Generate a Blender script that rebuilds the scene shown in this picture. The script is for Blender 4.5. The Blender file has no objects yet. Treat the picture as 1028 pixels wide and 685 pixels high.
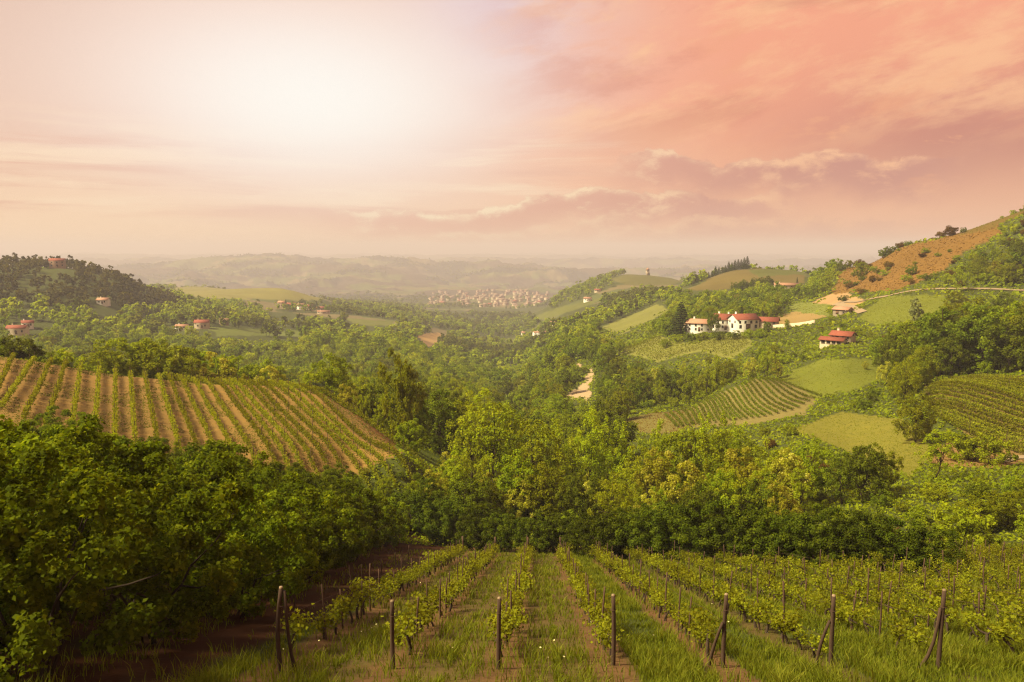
import bpy, math, random
import numpy as np
from mathutils import Vector

# ------------------------------------------------------------------ camera, world, sun, exposure
scene = bpy.context.scene
COL = scene.collection
F, CX, CY = 800.0, 514.0, 342.5          # focal length and centre in the photograph's pixels
PITCH = math.radians(6.6)
SP, CP = math.sin(PITCH), math.cos(PITCH)
cd = bpy.data.cameras.new('camera')
cam = bpy.data.objects.new('camera', cd)
COL.objects.link(cam)
cd.sensor_width = 36.0
cd.lens = 36.0 * F / 1028.0
cd.clip_start, cd.clip_end = 0.5, 90000.0
cam.location = (0, 0, 0)
cam.rotation_euler = (math.pi / 2 - PITCH, 0, 0)
scene.camera = cam

SUN_AZ, SUN_EL = math.radians(-104.0), math.radians(47.0)     # azimuth from +Y towards +X
SUN_STRENGTH, SUN_ANGLE, SUN_COLOR = 4.9, math.radians(12.0), (1.0, 0.88, 0.54)
SKY_LEVEL = 0.58
HAZE_DENSITY = 0.00020
EXPOSURE = 1.0

vs = scene.view_settings
vs.view_transform = 'Standard'
vs.look = 'None'
vs.exposure = EXPOSURE
vs.gamma = 1.0
vs.use_curve_mapping = False
cy = scene.cycles
cy.max_bounces = 6
cy.diffuse_bounces = 3
cy.glossy_bounces = 2
cy.transmission_bounces = 4
cy.volume_bounces = 0
cy.transparent_max_bounces = 8
cy.sample_clamp_indirect = 4.0
cy.use_denoising = True
cy.denoiser = 'OPENIMAGEDENOISE'
cy.denoising_input_passes = 'RGB_ALBEDO_NORMAL'
cy.denoising_prefilter = 'NONE'
cy.pixel_filter_type = 'BLACKMAN_HARRIS'
cy.filter_width = 1.25

sd = bpy.data.lights.new('sun', 'SUN')
sd.energy, sd.angle, sd.color = SUN_STRENGTH, SUN_ANGLE, SUN_COLOR
so = bpy.data.objects.new('sun', sd)
COL.objects.link(so)
to_sun = Vector((math.sin(SUN_AZ) * math.cos(SUN_EL), math.cos(SUN_AZ) * math.cos(SUN_EL), math.sin(SUN_EL)))
so.rotation_euler = to_sun.to_track_quat('Z', 'Y').to_euler()


def lin(r, g, b):
    f = lambda c: (c / 255 / 12.92) if c <= 10 else ((c / 255 + 0.055) / 1.055) ** 2.4
    return (f(r), f(g), f(b), 1.0)


class NT:
    """Small wrapper that writes node graphs as expressions."""
    def __init__(self, tree):
        self.t = tree
        self.n = tree.nodes
        self.l = tree.links

    def new(self, typ, **kw):
        n = self.n.new(typ)
        for k, v in kw.items():
            setattr(n, k, v)
        return n

    def put(self, sock, v):
        if isinstance(v, bpy.types.NodeSocket):
            self.l.new(v, sock)
        else:
            sock.default_value = v

    def math(self, op, a, b=0.0, c=0.0, clamp=False):
        n = self.new('ShaderNodeMath', operation=op)
        n.use_clamp = clamp
        self.put(n.inputs[0], a)
        self.put(n.inputs[1], b)
        self.put(n.inputs[2], c)
        return n.outputs[0]

    def mix(self, fac, a, b, mode='MIX'):
        n = self.new('ShaderNodeMix', data_type='RGBA', blend_type=mode)
        n.clamp_factor = True
        self.put(n.inputs[0], fac)
        self.put(n.inputs[6], a)
        self.put(n.inputs[7], b)
        return n.outputs[2]

    def ramp(self, v, a, b, smooth=True):
        n = self.new('ShaderNodeMapRange', interpolation_type='SMOOTHSTEP' if smooth else 'LINEAR')
        n.clamp = True
        self.put(n.inputs[0], v)
        n.inputs[1].default_value = a
        n.inputs[2].default_value = b
        n.inputs[3].default_value = 0.0
        n.inputs[4].default_value = 1.0
        return n.outputs[0]

    def noise(self, vec, scale, detail=4, rough=0.55, dist=0.0):
        n = self.new('ShaderNodeTexNoise')
        if vec is not None:
            self.l.new(vec, n.inputs['Vector'])
        n.inputs['Scale'].default_value = scale
        n.inputs['Detail'].default_value = detail
        n.inputs['Roughness'].default_value = rough
        n.inputs['Distortion'].default_value = dist
        return n.outputs['Fac']

    def xyz(self, x, y, z):
        n = self.new('ShaderNodeCombineXYZ')
        self.put(n.inputs[0], x)
        self.put(n.inputs[1], y)
        self.put(n.inputs[2], z)
        return n.outputs[0]

    def gauss(self, a, b, a0, b0, sa, sb):
        u = self.math('DIVIDE', self.math('SUBTRACT', a, a0), sa)
        v = self.math('DIVIDE', self.math('SUBTRACT', b, b0), sb)
        q = self.math('ADD', self.math('MULTIPLY', u, u), self.math('MULTIPLY', v, v))
        return self.math('EXPONENT', self.math('MULTIPLY', q, -1.0))


def build_world():
    w = bpy.data.worlds.new('World')
    scene.world = w
    w.use_nodes = True
    w.node_tree.nodes.clear()
    N = NT(w.node_tree)
    tc = N.new('ShaderNodeTexCoord')
    sep = N.new('ShaderNodeSeparateXYZ')
    N.l.new(tc.outputs['Generated'], sep.inputs[0])
    x, y, z = sep.outputs
    deg = 180 / math.pi
    az = N.math('MULTIPLY', N.math('ARCTAN2', x, y), deg)
    el = N.math('MULTIPLY', N.math('ARCSINE', z), deg)
    # broad colours of the evening sky
    left = lin(238, 196, 172)
    right = lin(246, 162, 126)
    deep = lin(190, 120, 108)
    wob = N.noise(N.xyz(N.math('MULTIPLY', az, 0.05), N.math('MULTIPLY', el, 0.12), 0.0), 1.0, 3)
    azw = N.math('ADD', az, N.math('MULTIPLY', N.math('SUBTRACT', wob, 0.5), 22.0))
    c = N.mix(N.ramp(azw, -8, 16), left, right)
    c = N.mix(N.math('MULTIPLY', N.gauss(az, el, 30.0, 6.0, 14.0, 4.6), 0.9), c, deep)
    c = N.mix(N.math('MULTIPLY', N.gauss(az, el, -36.0, 17.0, 12.0, 9.0), 0.5), c, lin(205, 170, 150))
    c = N.mix(N.math('MULTIPLY', N.gauss(az, el, -1.5, 16.0, 6.0, 6.0), 0.9), c, lin(222, 196, 204))
    # peach band near the horizon
    c = N.mix(N.math('MULTIPLY', N.math('SUBTRACT', 1.0, N.ramp(el, 0.5, 8.0)), 0.75), c,
              N.mix(N.ramp(az, -30, 34), lin(255, 220, 176), lin(244, 190, 152)))
    c = N.mix(N.math('MULTIPLY', N.gauss(az, el, 6.0, 6.0, 11.0, 2.6), 0.55), c, lin(244, 186, 150))
    # high cloud in long tilted bands
    u = N.math('ADD', N.math('MULTIPLY', az, 0.98), N.math('MULTIPLY', el, 0.20))
    v = N.math('SUBTRACT', N.math('MULTIPLY', el, 0.98), N.math('MULTIPLY', az, 0.20))
    hi = N.noise(N.xyz(N.math('MULTIPLY', u, 0.070), N.math('MULTIPLY', v, 0.22), 1.7), 1.0, 12, 0.64, 0.25)
    hi2 = N.noise(N.xyz(N.math('MULTIPLY', u, 0.085), N.math('MULTIPLY', v, 0.24), 7.9), 1.0, 13, 0.66, 0.25)
    hi3 = N.noise(N.xyz(N.math('MULTIPLY', u, 0.20), N.math('MULTIPLY', v, 0.60), 3.1), 1.0, 12, 0.66, 0.3)
    himask = N.math('MULTIPLY', N.ramp(azw, -7, 9), N.ramp(el, 5.0, 10.0))
    c = N.mix(N.math('MULTIPLY', N.math('MULTIPLY', N.ramp(hi2, 0.46, 0.62), himask), 0.75), c, lin(252, 192, 142))
    c = N.mix(N.math('MULTIPLY', N.math('MULTIPLY', N.ramp(hi, 0.48, 0.64), himask), 0.65), c, lin(214, 130, 104))
    c = N.mix(N.math('MULTIPLY', N.math('MULTIPLY', N.ramp(hi3, 0.50, 0.68), himask), 0.45), c, lin(240, 160, 118))
    # thin horizontal veils on the left
    veil = N.noise(N.xyz(N.math('MULTIPLY', az, 0.040), N.math('MULTIPLY', el, 0.50), 3.3), 1.2, 9, 0.62, 0.6)
    veil2 = N.noise(N.xyz(N.math('MULTIPLY', az, 0.055), N.math('MULTIPLY', el, 0.65), 8.8), 1.2, 9, 0.62, 0.5)
    vm = N.math('MULTIPLY', N.math('SUBTRACT', 1.0, N.ramp(az, -4, 14)), N.math('MULTIPLY', N.ramp(el, 1.0, 3.0), N.math('SUBTRACT', 1.0, N.ramp(el, 6.0, 9.5))))
    c = N.mix(N.math('MULTIPLY', N.math('MULTIPLY', N.ramp(veil, 0.44, 0.60), vm), 0.85), c, lin(228, 172, 146))
    c = N.mix(N.math('MULTIPLY', N.math('MULTIPLY', N.ramp(veil2, 0.50, 0.66), vm), 0.8), c, lin(252, 222, 186))
    # low banks of heaped cloud: a broken outline of heads, lit along the top, fading into the haze below
    for (sd_, base, rise, a0, a1, b0, b1, lo, hi_, str_) in ((9.2, 3.0, 1.5, -17, -8, 14, 24, lin(228, 168, 142), lin(206, 146, 132), 1.0), (21.7, 4.8, 1.2, 5, 11, 25, 31, lin(230, 164, 138), lin(196, 134, 124), 0.9),
                                                             (40.3, 1.3, 0.8, -12, -2, 22, 30, lin(232, 178, 146), lin(208, 150, 134), 0.6)):
        wx = N.math('ADD', N.math('MULTIPLY', az, 0.115), N.math('MULTIPLY', N.math('SUBTRACT', N.noise(N.xyz(N.math('MULTIPLY', az, 0.5), N.math('MULTIPLY', el, 0.8), sd_ + 5), 1.0, 6, 0.6), 0.5), 0.35))
        heads = N.noise(N.xyz(wx, N.math('MULTIPLY', el, 0.10), sd_), 1.0, 13, 0.60, 0.0)
        top = N.math('ADD', N.math('ADD', base, N.math('MULTIPLY', N.ramp(az, -8, 12), rise)), N.math('MULTIPLY', N.math('SUBTRACT', heads, 0.5), 7.0))
        dlt = N.math('SUBTRACT', top, el)                   # positive inside the bank
        bm = N.math('MULTIPLY', N.math('MULTIPLY', N.ramp(az, a0, a1), N.math('SUBTRACT', 1.0, N.ramp(az, b0, b1))), str_)
        lump = N.noise(N.xyz(N.math('MULTIPLY', az, 0.34), N.math('MULTIPLY', el, 0.75), sd_ + 3), 1.0, 12, 0.66, 0.2)
        fade = N.math('SUBTRACT', 1.0, N.ramp(dlt, 1.2, 3.6))
        inside = N.math('MULTIPLY', N.math('MULTIPLY', N.ramp(dlt, 0.0, 0.25), bm), fade)
        c = N.mix(N.math('MULTIPLY', inside, 0.85), c, N.mix(N.ramp(az, -8, 22), lo, hi_))
        lit = N.math('ADD', N.math('SUBTRACT', 1.0, N.ramp(dlt, 0.05, 0.9)), N.math('MULTIPLY', N.ramp(lump, 0.5, 0.66), 0.7), clamp=True)
        edge = N.math('MULTIPLY', N.math('MULTIPLY', inside, lit), N.ramp(lump, 0.34, 0.56))
        c = N.mix(N.math('MULTIPLY', edge, 0.9), c, N.mix(N.ramp(az, -5, 24), lin(255, 234, 192), lin(252, 192, 146)))
    # a few separate puffs on the right
    pf = N.noise(N.xyz(N.math('MULTIPLY', az, 0.22), N.math('MULTIPLY', el, 0.7), 12.4), 1.0, 7, 0.58, 0.2)
    pm = N.math('MULTIPLY', N.ramp(az, 15, 22), N.gauss(az, el, 28.0, 7.2, 10.0, 2.6))
    c = N.mix(N.math('MULTIPLY', N.math('MULTIPLY', N.ramp(pf, 0.56, 0.66), pm), 0.8), c, lin(246, 176, 128))
    # the veiled sun
    c = N.mix(N.math('MULTIPLY', N.gauss(az, el, -14.5, 11.0, 14.5, 6.6), 0.90), c, lin(253, 230, 218))
    c = N.mix(N.math('MULTIPLY', N.gauss(az, el, -13.5, 9.8, 10.5, 5.2), 0.95), c, lin(255, 251, 243))
    # unseen sky overhead and behind the camera, dimmed to shape the land's light
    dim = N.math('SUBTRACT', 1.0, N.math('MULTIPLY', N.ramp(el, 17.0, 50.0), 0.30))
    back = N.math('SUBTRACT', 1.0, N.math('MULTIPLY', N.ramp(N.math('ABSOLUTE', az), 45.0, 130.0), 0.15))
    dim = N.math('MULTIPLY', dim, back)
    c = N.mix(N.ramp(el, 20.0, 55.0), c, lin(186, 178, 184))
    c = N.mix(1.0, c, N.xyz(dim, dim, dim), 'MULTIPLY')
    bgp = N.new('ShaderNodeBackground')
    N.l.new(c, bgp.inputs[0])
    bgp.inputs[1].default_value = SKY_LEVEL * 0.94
    sky = N.new('ShaderNodeTexSky', sky_type='NISHITA')
    sky.sun_disc = False
    sky.sun_elevation = SUN_EL
    sky.sun_rotation = SUN_AZ
    sky.air_density, sky.dust_density, sky.ozone_density = 1.5, 4.0, 0.5
    bgn = N.new('ShaderNodeBackground')
    N.l.new(sky.outputs[0], bgn.inputs[0])
    bgn.inputs[1].default_value = 0.05
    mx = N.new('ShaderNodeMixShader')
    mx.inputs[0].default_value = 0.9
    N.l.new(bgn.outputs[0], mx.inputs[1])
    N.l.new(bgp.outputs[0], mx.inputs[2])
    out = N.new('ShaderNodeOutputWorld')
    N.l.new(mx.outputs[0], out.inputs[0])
    w.cycles.sampling_method = 'MANUAL'
    w.cycles.sample_map_resolution = 512


build_world()

# ------------------------------------------------------------------ picking directions and numeric helpers
rng = np.random.default_rng(7)
random.seed(7)


def ray(px, py):
    u, v = (px - CX) / F, (CY - py) / F
    return np.array([u, CP + v * SP, -SP + v * CP])


def project(x, y, z):
    """World point(s) -> photograph pixels and depth."""
    dep = y * CP - z * SP
    dep = np.where(np.abs(dep) < 1e-6, 1e-6, dep)
    v = (y * SP + z * CP) / dep
    return CX + F * x / dep, CY - F * v, dep


def pchip_slopes(x, y):
    h = np.diff(x)
    d = np.diff(y) / h
    m = np.zeros_like(y)
    for i in range(1, len(x) - 1):
        if d[i - 1] * d[i] > 0:
            w1, w2 = 2 * h[i] + h[i - 1], h[i] + 2 * h[i - 1]
            m[i] = (w1 + w2) / (w1 / d[i - 1] + w2 / d[i])
    m[0], m[-1] = d[0], d[-1]
    return m


def pchip(x, y, q):
    x, y = np.asarray(x, float), np.asarray(y, float)
    q = np.clip(q, x[0], x[-1])
    m = pchip_slopes(x, y)
    i = np.clip(np.searchsorted(x, q) - 1, 0, len(x) - 2)
    h = x[i + 1] - x[i]
    t = (q - x[i]) / h
    return ((2 * t**3 - 3 * t**2 + 1) * y[i] + (t**3 - 2 * t**2 + t) * h * m[i]
            + (-2 * t**3 + 3 * t**2) * y[i + 1] + (t**3 - t**2) * h * m[i + 1])


_perm = np.random.default_rng(11).random((256, 256))


def vnoise(x, y):
    xi, yi = np.floor(x).astype(int), np.floor(y).astype(int)
    fx, fy = x - xi, y - yi
    fx, fy = fx * fx * (3 - 2 * fx), fy * fy * (3 - 2 * fy)
    g = lambda a, b: _perm[a % 256, b % 256]
    return (g(xi, yi) * (1 - fx) + g(xi + 1, yi) * fx) * (1 - fy) + (g(xi, yi + 1) * (1 - fx) + g(xi + 1, yi + 1) * fx) * fy


def fbm(x, y, octv=4, gain=0.5):
    s, a, t = 0.0, 1.0, 0.0
    for k in range(octv):
        s = s + a * (vnoise(x * 2**k + 17.3 * k, y * 2**k + 9.1 * k) - 0.5)
        t += a
        a *= gain
    return s / t * 2.0


def sstep(a, b, v):
    t = np.clip((v - a) / (b - a), 0, 1)
    return t * t * (3 - 2 * t)


# ------------------------------------------------------------------ terrain
ROW_TAN = math.tan(math.radians(1.9))      # heading of the near vine rows


def near_plane(x, y):
    yy = np.maximum(y, 0.0)
    s = -(x + 9.0) / 3.0
    lat = 0.14 * 3.0 * np.log1p(np.exp(np.clip(s, -30, 30)))
    return -3.9 - 0.335 * yy + np.minimum(lat, 14.0)


FAR = [(7600, 274), (9000, 261), (10500, 266), (13000, 256.5), (15000, 259), (18000, 254)]
COLS = {
    -200: [(75, 450), (95, 425), (120, 375), (140, 340), (175, 375), (260, 365), (400, 345), (600, 325), (750, 290), (950, 262), (1300, 300), (2500, 300), (4500, 282), (6500, 264)],
    0: [(75, 474), (95, 417), (115, 381), (135, 358), (170, 405), (250, 395), (420, 375), (620, 340), (750, 300), (950, 267), (1300, 300), (2500, 300), (4500, 292), (6500, 272)],
    60: [(75, 485), (95, 425), (115, 390), (134, 367), (170, 408), (250, 397), (420, 377), (600, 345), (750, 303), (930, 267), (1300, 300), (2500, 300), (4500, 292), (6500, 272)],
    120: [(75, 495), (95, 434), (115, 398), (132, 377), (170, 412), (250, 399), (420, 379), (600, 348), (750, 315), (900, 280), (1300, 305), (2500, 302), (4500, 290), (6500, 270)],
    160: [(75, 500), (95, 437), (115, 400), (130, 381), (170, 414), (250, 401), (420, 380), (600, 350), (800, 320), (950, 300), (1300, 300), (1700, 291), (2500, 300), (4500, 288), (6500, 268)],
    200: [(75, 505), (95, 441), (112, 409), (130, 385), (170, 416), (250, 403), (420, 382), (600, 350), (700, 331), (1000, 308), (1400, 295), (1900, 289), (2500, 298), (4500, 284), (6500, 263)],
    280: [(75, 505), (95, 442), (110, 412), (127, 388), (165, 424), (250, 406), (420, 384), (700, 340), (1000, 320), (1200, 308), (1450, 289), (1900, 300), (3000, 303), (4500, 285), (6500, 258)],
    320: [(75, 515), (95, 445), (108, 419), (124, 394), (160, 428), (250, 408), (420, 384), (700, 342), (1000, 322), (1200, 312), (1450, 298), (1900, 303), (3000, 303), (4500, 283), (6500, 261)],
    350: [(75, 525), (95, 452), (105, 432), (118, 412), (150, 432), (250, 410), (420, 384), (700, 344), (1000, 323), (1500, 308), (2500, 304), (3000, 302), (4500, 282), (6500, 261)],
    400: [(75, 530), (95, 453), (108, 449), (130, 443), (160, 434), (250, 411), (420, 385), (700, 348), (1000, 327), (1500, 313), (3000, 302), (4500, 285), (6500, 259)],
    450: [(75, 545), (95, 505), (130, 468), (200, 432), (300, 407), (500, 381), (800, 353), (1200, 331), (2000, 312), (3000, 301), (4500, 288), (6500, 265)],
    514: [(75, 548), (95, 522), (130, 492), (200, 450), (300, 418), (500, 391), (800, 362), (1200, 339), (2000, 315), (3000, 300), (4500, 286), (6500, 264)],
    570: [(75, 549), (95, 526), (130, 492), (200, 444), (270, 418), (340, 391), (420, 367), (600, 342), (800, 326), (1100, 310), (1500, 294), (2000, 305), (3000, 300), (4500, 284), (6500, 265)],
    630: [(75, 550), (95, 528), (130, 490), (180, 450), (215, 427), (250, 414), (300, 398), (350, 376), (400, 355), (450, 346), (600, 326), (800, 311), (1100, 295), (1500, 276), (2000, 300), (3000, 298), (4500, 282), (6500, 267)],
    690: [(75, 550), (95, 528), (130, 480), (190, 428), (215, 416), (240, 410), (280, 400), (330, 374), (370, 353), (400, 336), (500, 318), (650, 302), (850, 285), (1000, 290), (1500, 284), (2000, 300), (3000, 296), (4500, 280), (6500, 268)],
    750: [(75, 550), (95, 526), (130, 480), (180, 432), (205, 413), (240, 380), (260, 386), (300, 374), (350, 353), (395, 332), (430, 323), (500, 309), (600, 299), (700, 288), (850, 269), (1100, 300), (3000, 295), (5000, 280), (6500, 272)],
    800: [(75, 549), (95, 522), (130, 470), (180, 422), (215, 402), (240, 386), (262, 380), (285, 363), (320, 353), (380, 331), (430, 317), (480, 307), (560, 296), (700, 284), (850, 273), (1100, 296), (3000, 294), (5000, 278), (6500, 270)],
    850: [(75, 548), (95, 515), (130, 468), (155, 446), (185, 416), (215, 398), (260, 362), (290, 348), (330, 336), (380, 317), (440, 299), (500, 287), (600, 268), (700, 290), (1500, 290), (5000, 277), (6500, 270)],
    900: [(75, 547), (95, 508), (125, 470), (150, 441), (180, 416), (220, 389), (260, 369), (310, 341), (360, 313), (400, 296), (430, 283), (520, 250), (650, 280), (1500, 290), (5000, 278), (6500, 268)],
    950: [(75, 546), (95, 505), (120, 475), (140, 453), (190, 389), (220, 381), (280, 351), (340, 319), (390, 293), (430, 270), (510, 237), (650, 270), (1500, 285), (5000, 278), (6500, 268)],
    1028: [(75, 546), (95, 508), (120, 478), (140, 458), (190, 385), (220, 375), (280, 346), (340, 316), (385, 289), (430, 258), (500, 207), (650, 240), (1500, 285), (5000, 278), (6500, 268)],
    1200: [(75, 546), (95, 515), (120, 470), (140, 445), (190, 370), (220, 360), (280, 328), (340, 298), (385, 268), (430, 228), (500, 165), (650, 200), (1500, 280), (5000, 278), (6500, 268)],
}

TH_D = np.radians(np.arange(-44, 44.001, 0.115))
TH = np.concatenate([np.radians(np.arange(-180, -44.5, 4.0)), TH_D, np.radians(np.arange(48, 181, 4.0))])
LR = np.arange(math.log(5.0), math.log(18000.0), 0.0105)
RR = np.exp(LR)


def build_table():
    keys = sorted(COLS)
    cth = np.array([math.atan2((k - CX) / F, CP - 0.05 * SP) for k in keys])
    E = np.zeros((len(keys), len(LR)))
    for i, k in enumerate(keys):
        pts = COLS[k] + FAR
        lr = [math.log(p[0]) for p in pts]
        e = []
        for r, py in pts:
            d = ray(k, py)
            e.append(d[2] / math.hypot(d[0], d[1]))
        E[i] = pchip(lr, e, LR)
    T = np.zeros((len(TH), len(LR)))
    for j in range(len(LR)):
        T[:, j] = pchip(cth, E[:, j], TH)
    side = sstep(math.radians(55), math.radians(100), np.abs(TH))[:, None]
    T = T * (1 - side) + side * (-0.02 - 3.9 / RR[None, :])
    X = np.sin(TH)[:, None] * RR[None, :]
    Y = np.cos(TH)[:, None] * RR[None, :]
    Z = T * RR[None, :]
    R = np.broadcast_to(RR[None, :], X.shape)
    # natural unevenness, growing with distance
    Z = Z + fbm(X / 28, Y / 28, 4) * 0.5 * sstep(80, 200, R)
    Z = Z + fbm(X / 120 + 5, Y / 120, 4) * 5.5 * sstep(160, 500, R) * (1 - 0.6 * sstep(420, 600, R) * sstep(0.2, 0.35, TH[:, None]) * (1 - sstep(700, 900, R)))
    Z = Z + fbm(X / 420 + 3, Y / 420, 5) * 14.0 * sstep(1600, 2600, R)
    rid = 1.0 - np.abs(fbm(X / 1900 + 8, Y / 1500 + 2, 6, 0.52)) * 1.6
    Z = Z + (rid - 0.86) * 130.0 * sstep(3400, 6000, R) * (1 - 0.5 * sstep(9000, 15000, R))
    spur = np.abs(fbm(X / 430 + 1, Y / 700 + 6, 6, 0.6))
    Z = Z + (0.16 - spur) * 115.0 * sstep(2900, 4600, R)
    w = sstep(70, 92, R)
    Z = near_plane(X, Y) * (1 - w) + Z * w
    Z = Z + fbm(X / 2.3, Y / 2.3, 4) * 0.07 * (1 - sstep(90, 130, R))
    return X, Y, Z


GX, GY, GZ = build_table()
GE = GZ / RR[None, :]
GEMAX = np.maximum.accumulate(GE, axis=1)


def zat(x, y):
    x, y = np.asarray(x, float), np.asarray(y, float)
    th, lr = np.arctan2(x, y), np.log(np.maximum(np.hypot(x, y), 5.001))
    fi = np.interp(th, TH, np.arange(len(TH)))
    fj = np.clip((lr - LR[0]) / (LR[1] - LR[0]), 0, len(LR) - 1.001)
    i, j = np.clip(fi.astype(int), 0, len(TH) - 2), fj.astype(int)
    a, b = fi - i, fj - j
    return (GZ[i, j] * (1 - a) + GZ[i + 1, j] * a) * (1 - b) + (GZ[i, j + 1] * (1 - a) + GZ[i + 1, j + 1] * a) * b


def visible(x, y, top):
    """True where a thing of height TOP on the ground is not wholly hidden by the terrain before it."""
    th, r = np.arctan2(x, y), np.hypot(x, y)
    i = np.clip(np.round(np.interp(th, TH, np.arange(len(TH)))).astype(int), 0, len(TH) - 1)
    j = np.clip(((np.log(np.maximum(r, 5.1)) - LR[0]) / (LR[1] - LR[0])).astype(int) - 3, 0, len(LR) - 1)
    return (zat(x, y) + top) / r > GEMAX[i, j] - 0.0008


def ground_at(px, py, rmin=10.0, rmax=20000.0):
    """The ground met by the photograph's ray through (px, py) beyond rmin."""
    d = ray(px, py)
    th, e = math.atan2(d[0], d[1]), d[2] / math.hypot(d[0], d[1])
    rr = np.exp(np.arange(math.log(rmin), math.log(rmax), 0.003))
    z = zat(np.sin(th) * rr, np.cos(th) * rr)
    hit = np.nonzero(z >= e * rr)[0]
    k = hit[0] if len(hit) else int(np.argmax(z / rr))
    r = rr[k]
    return Vector((math.sin(th) * r, math.cos(th) * r, float(z[k])))


def at(px, r):
    """A point of the ground at range r that shows in column px."""
    py = 350.0
    for _ in range(4):
        d = ray(px, py)
        th = math.atan2(d[0], d[1])
        x, y = math.sin(th) * r, math.cos(th) * r
        z = float(zat(x, y))
        _, py, _ = project(x, y, z)
    return Vector((x, y, z))


def height_to(p, px, py):
    """How tall a thing standing at p must be for its top to show at row py."""
    d = ray(px, py)
    return d[2] / math.hypot(d[0], d[1]) * math.hypot(p.x, p.y) - p.z


# land cover: outline in the photograph, range, colour of the soil or sward
MEADOW, BRIGHT, DRY = (0.105, 0.125, 0.018), (0.125, 0.135, 0.014), (0.23, 0.165, 0.05)
SOIL, ORANGE, PALE = (0.30, 0.17, 0.075), (0.20, 0.095, 0.026), (0.36, 0.25, 0.13)
FIELDS = [
    ('left vineyard', [(-60, 335), (-20, 350), (50, 362), (100, 369), (200, 381), (312, 385), (330, 400), (410, 452), (300, 500), (-60, 490)], 84, 139, (0.24, 0.14, 0.04)),
    ('left vineyard bank', [(312, 385), (345, 398), (440, 455), (400, 470), (392, 448)], 95, 139, (0.28, 0.14, 0.05)),
    ('right vineyard', [(924, 384), (960, 376), (1060, 376), (1060, 462), (1000, 455), (945, 420)], 132, 216, (0.15, 0.105, 0.028)),
    ('brown bank', [(905, 452), (985, 440), (1040, 462), (1000, 470), (940, 468)], 118, 160, (0.20, 0.12, 0.04)),
    ('terraced vineyard', [(672, 420), (720, 396), (765, 377), (800, 379), (824, 398), (800, 422), (700, 430)], 186, 252, (0.17, 0.135, 0.04)),
    ('tan strip', [(622, 420), (690, 410), (716, 416), (680, 436), (644, 434)], 180, 235, (0.14, 0.115, 0.028)),
    ('upper meadow', [(780, 378), (830, 359), (882, 361), (897, 375), (850, 394), (824, 400)], 205, 300, BRIGHT),
    ('lower meadow', [(790, 432), (845, 414), (905, 420), (940, 452), (915, 482), (850, 452)], 112, 192, (0.15, 0.135, 0.018)),
    ('hamlet field', [(612, 352), (650, 335), (690, 345), (745, 333), (757, 345), (735, 360), (700, 354), (660, 364)], 335, 425, (0.16, 0.155, 0.03)),
    ('ploughed plot', [(770, 322), (800, 312), (832, 318), (800, 330)], 395, 480, (0.26, 0.17, 0.06)),
    ('green plot', [(785, 312), (800, 303), (835, 305), (832, 317)], 395, 560, (0.15, 0.16, 0.03)),
    ('tan plot', [(815, 304), (842, 291), (868, 302), (858, 312), (834, 306)], 395, 560, (0.33, 0.20, 0.09)),
    ('brown hillside', [(832, 296), (845, 272), (885, 249), (925, 243), (965, 232), (1000, 212), (1005, 235), (962, 256), (950, 270), (905, 291)], 395, 640, (0.16, 0.084, 0.018)),
    ('skyline meadow', [(960, 236), (1000, 214), (1028, 204), (1028, 215), (990, 232)], 440, 560, (0.12, 0.075, 0.016)),
    ('lane meadow', [(862, 320), (886, 297), (948, 297), (950, 318), (885, 328)], 320, 405, BRIGHT),
    ('crest field', [(690, 292), (722, 274), (757, 266), (812, 270), (806, 285), (760, 283), (735, 290)], 560, 900, (0.115, 0.085, 0.022)),
    ('crest green', [(750, 271), (812, 269), (815, 276), (760, 277)], 640, 900, (0.085, 0.09, 0.018)),
    ('tower hill', [(612, 281), (632, 274), (650, 271), (690, 281), (672, 287), (634, 287)], 1050, 1700, (0.095, 0.088, 0.020)),
    ('slope strip', [(512, 327), (560, 309), (606, 298), (598, 304), (556, 318)], 600, 1500, (0.10, 0.105, 0.020)),
    ('slope strip', [(600, 330), (660, 305), (672, 312), (625, 335)], 500, 1000, (0.15, 0.145, 0.03)),
    ('hollow field', [(416, 336), (440, 334), (455, 342), (430, 348)], 500, 1100, (0.30, 0.18, 0.07)),
    ('pasture', [(345, 320), (392, 322), (400, 327), (358, 326)], 650, 1500, (0.11, 0.115, 0.022)),
    ('pasture', [(208, 329), (300, 332), (304, 338), (218, 337)], 560, 820, (0.10, 0.115, 0.020)),
    ('pasture', [(140, 345), (200, 343), (215, 349), (150, 352)], 400, 600, (0.12, 0.125, 0.022)),
    ('pale pasture', [(165, 287), (230, 282), (300, 290), (345, 300), (300, 302), (200, 299)], 1150, 2100, (0.17, 0.15, 0.04)),
    ('landslip', [(566, 399), (574, 392), (581, 391), (586, 383), (589, 376), (594, 369), (599, 371), (597, 380), (592, 388), (594, 396), (590, 403), (584, 399), (576, 402)], 255, 400, (0.36, 0.25, 0.14)),
    ('landslip', [(577, 371), (581, 364), (584, 368), (580, 375)], 290, 420, (0.34, 0.23, 0.13)),
    ('gully', [(395, 446), (415, 442), (450, 458), (450, 470), (405, 462)], 95, 150, (0.09, 0.115, 0.02)),
]


def in_poly(px, py, poly):
    ins = np.zeros(px.shape, bool)
    n = len(poly)
    for a in range(n):
        (x0, y0), (x1, y1) = poly[a], poly[(a + 1) % n]
        if y0 == y1:
            continue
        c = ((y0 > py) != (y1 > py)) & (px < (x1 - x0) * (py - y0) / (y1 - y0) + x0)
        ins ^= c
    return ins


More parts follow.
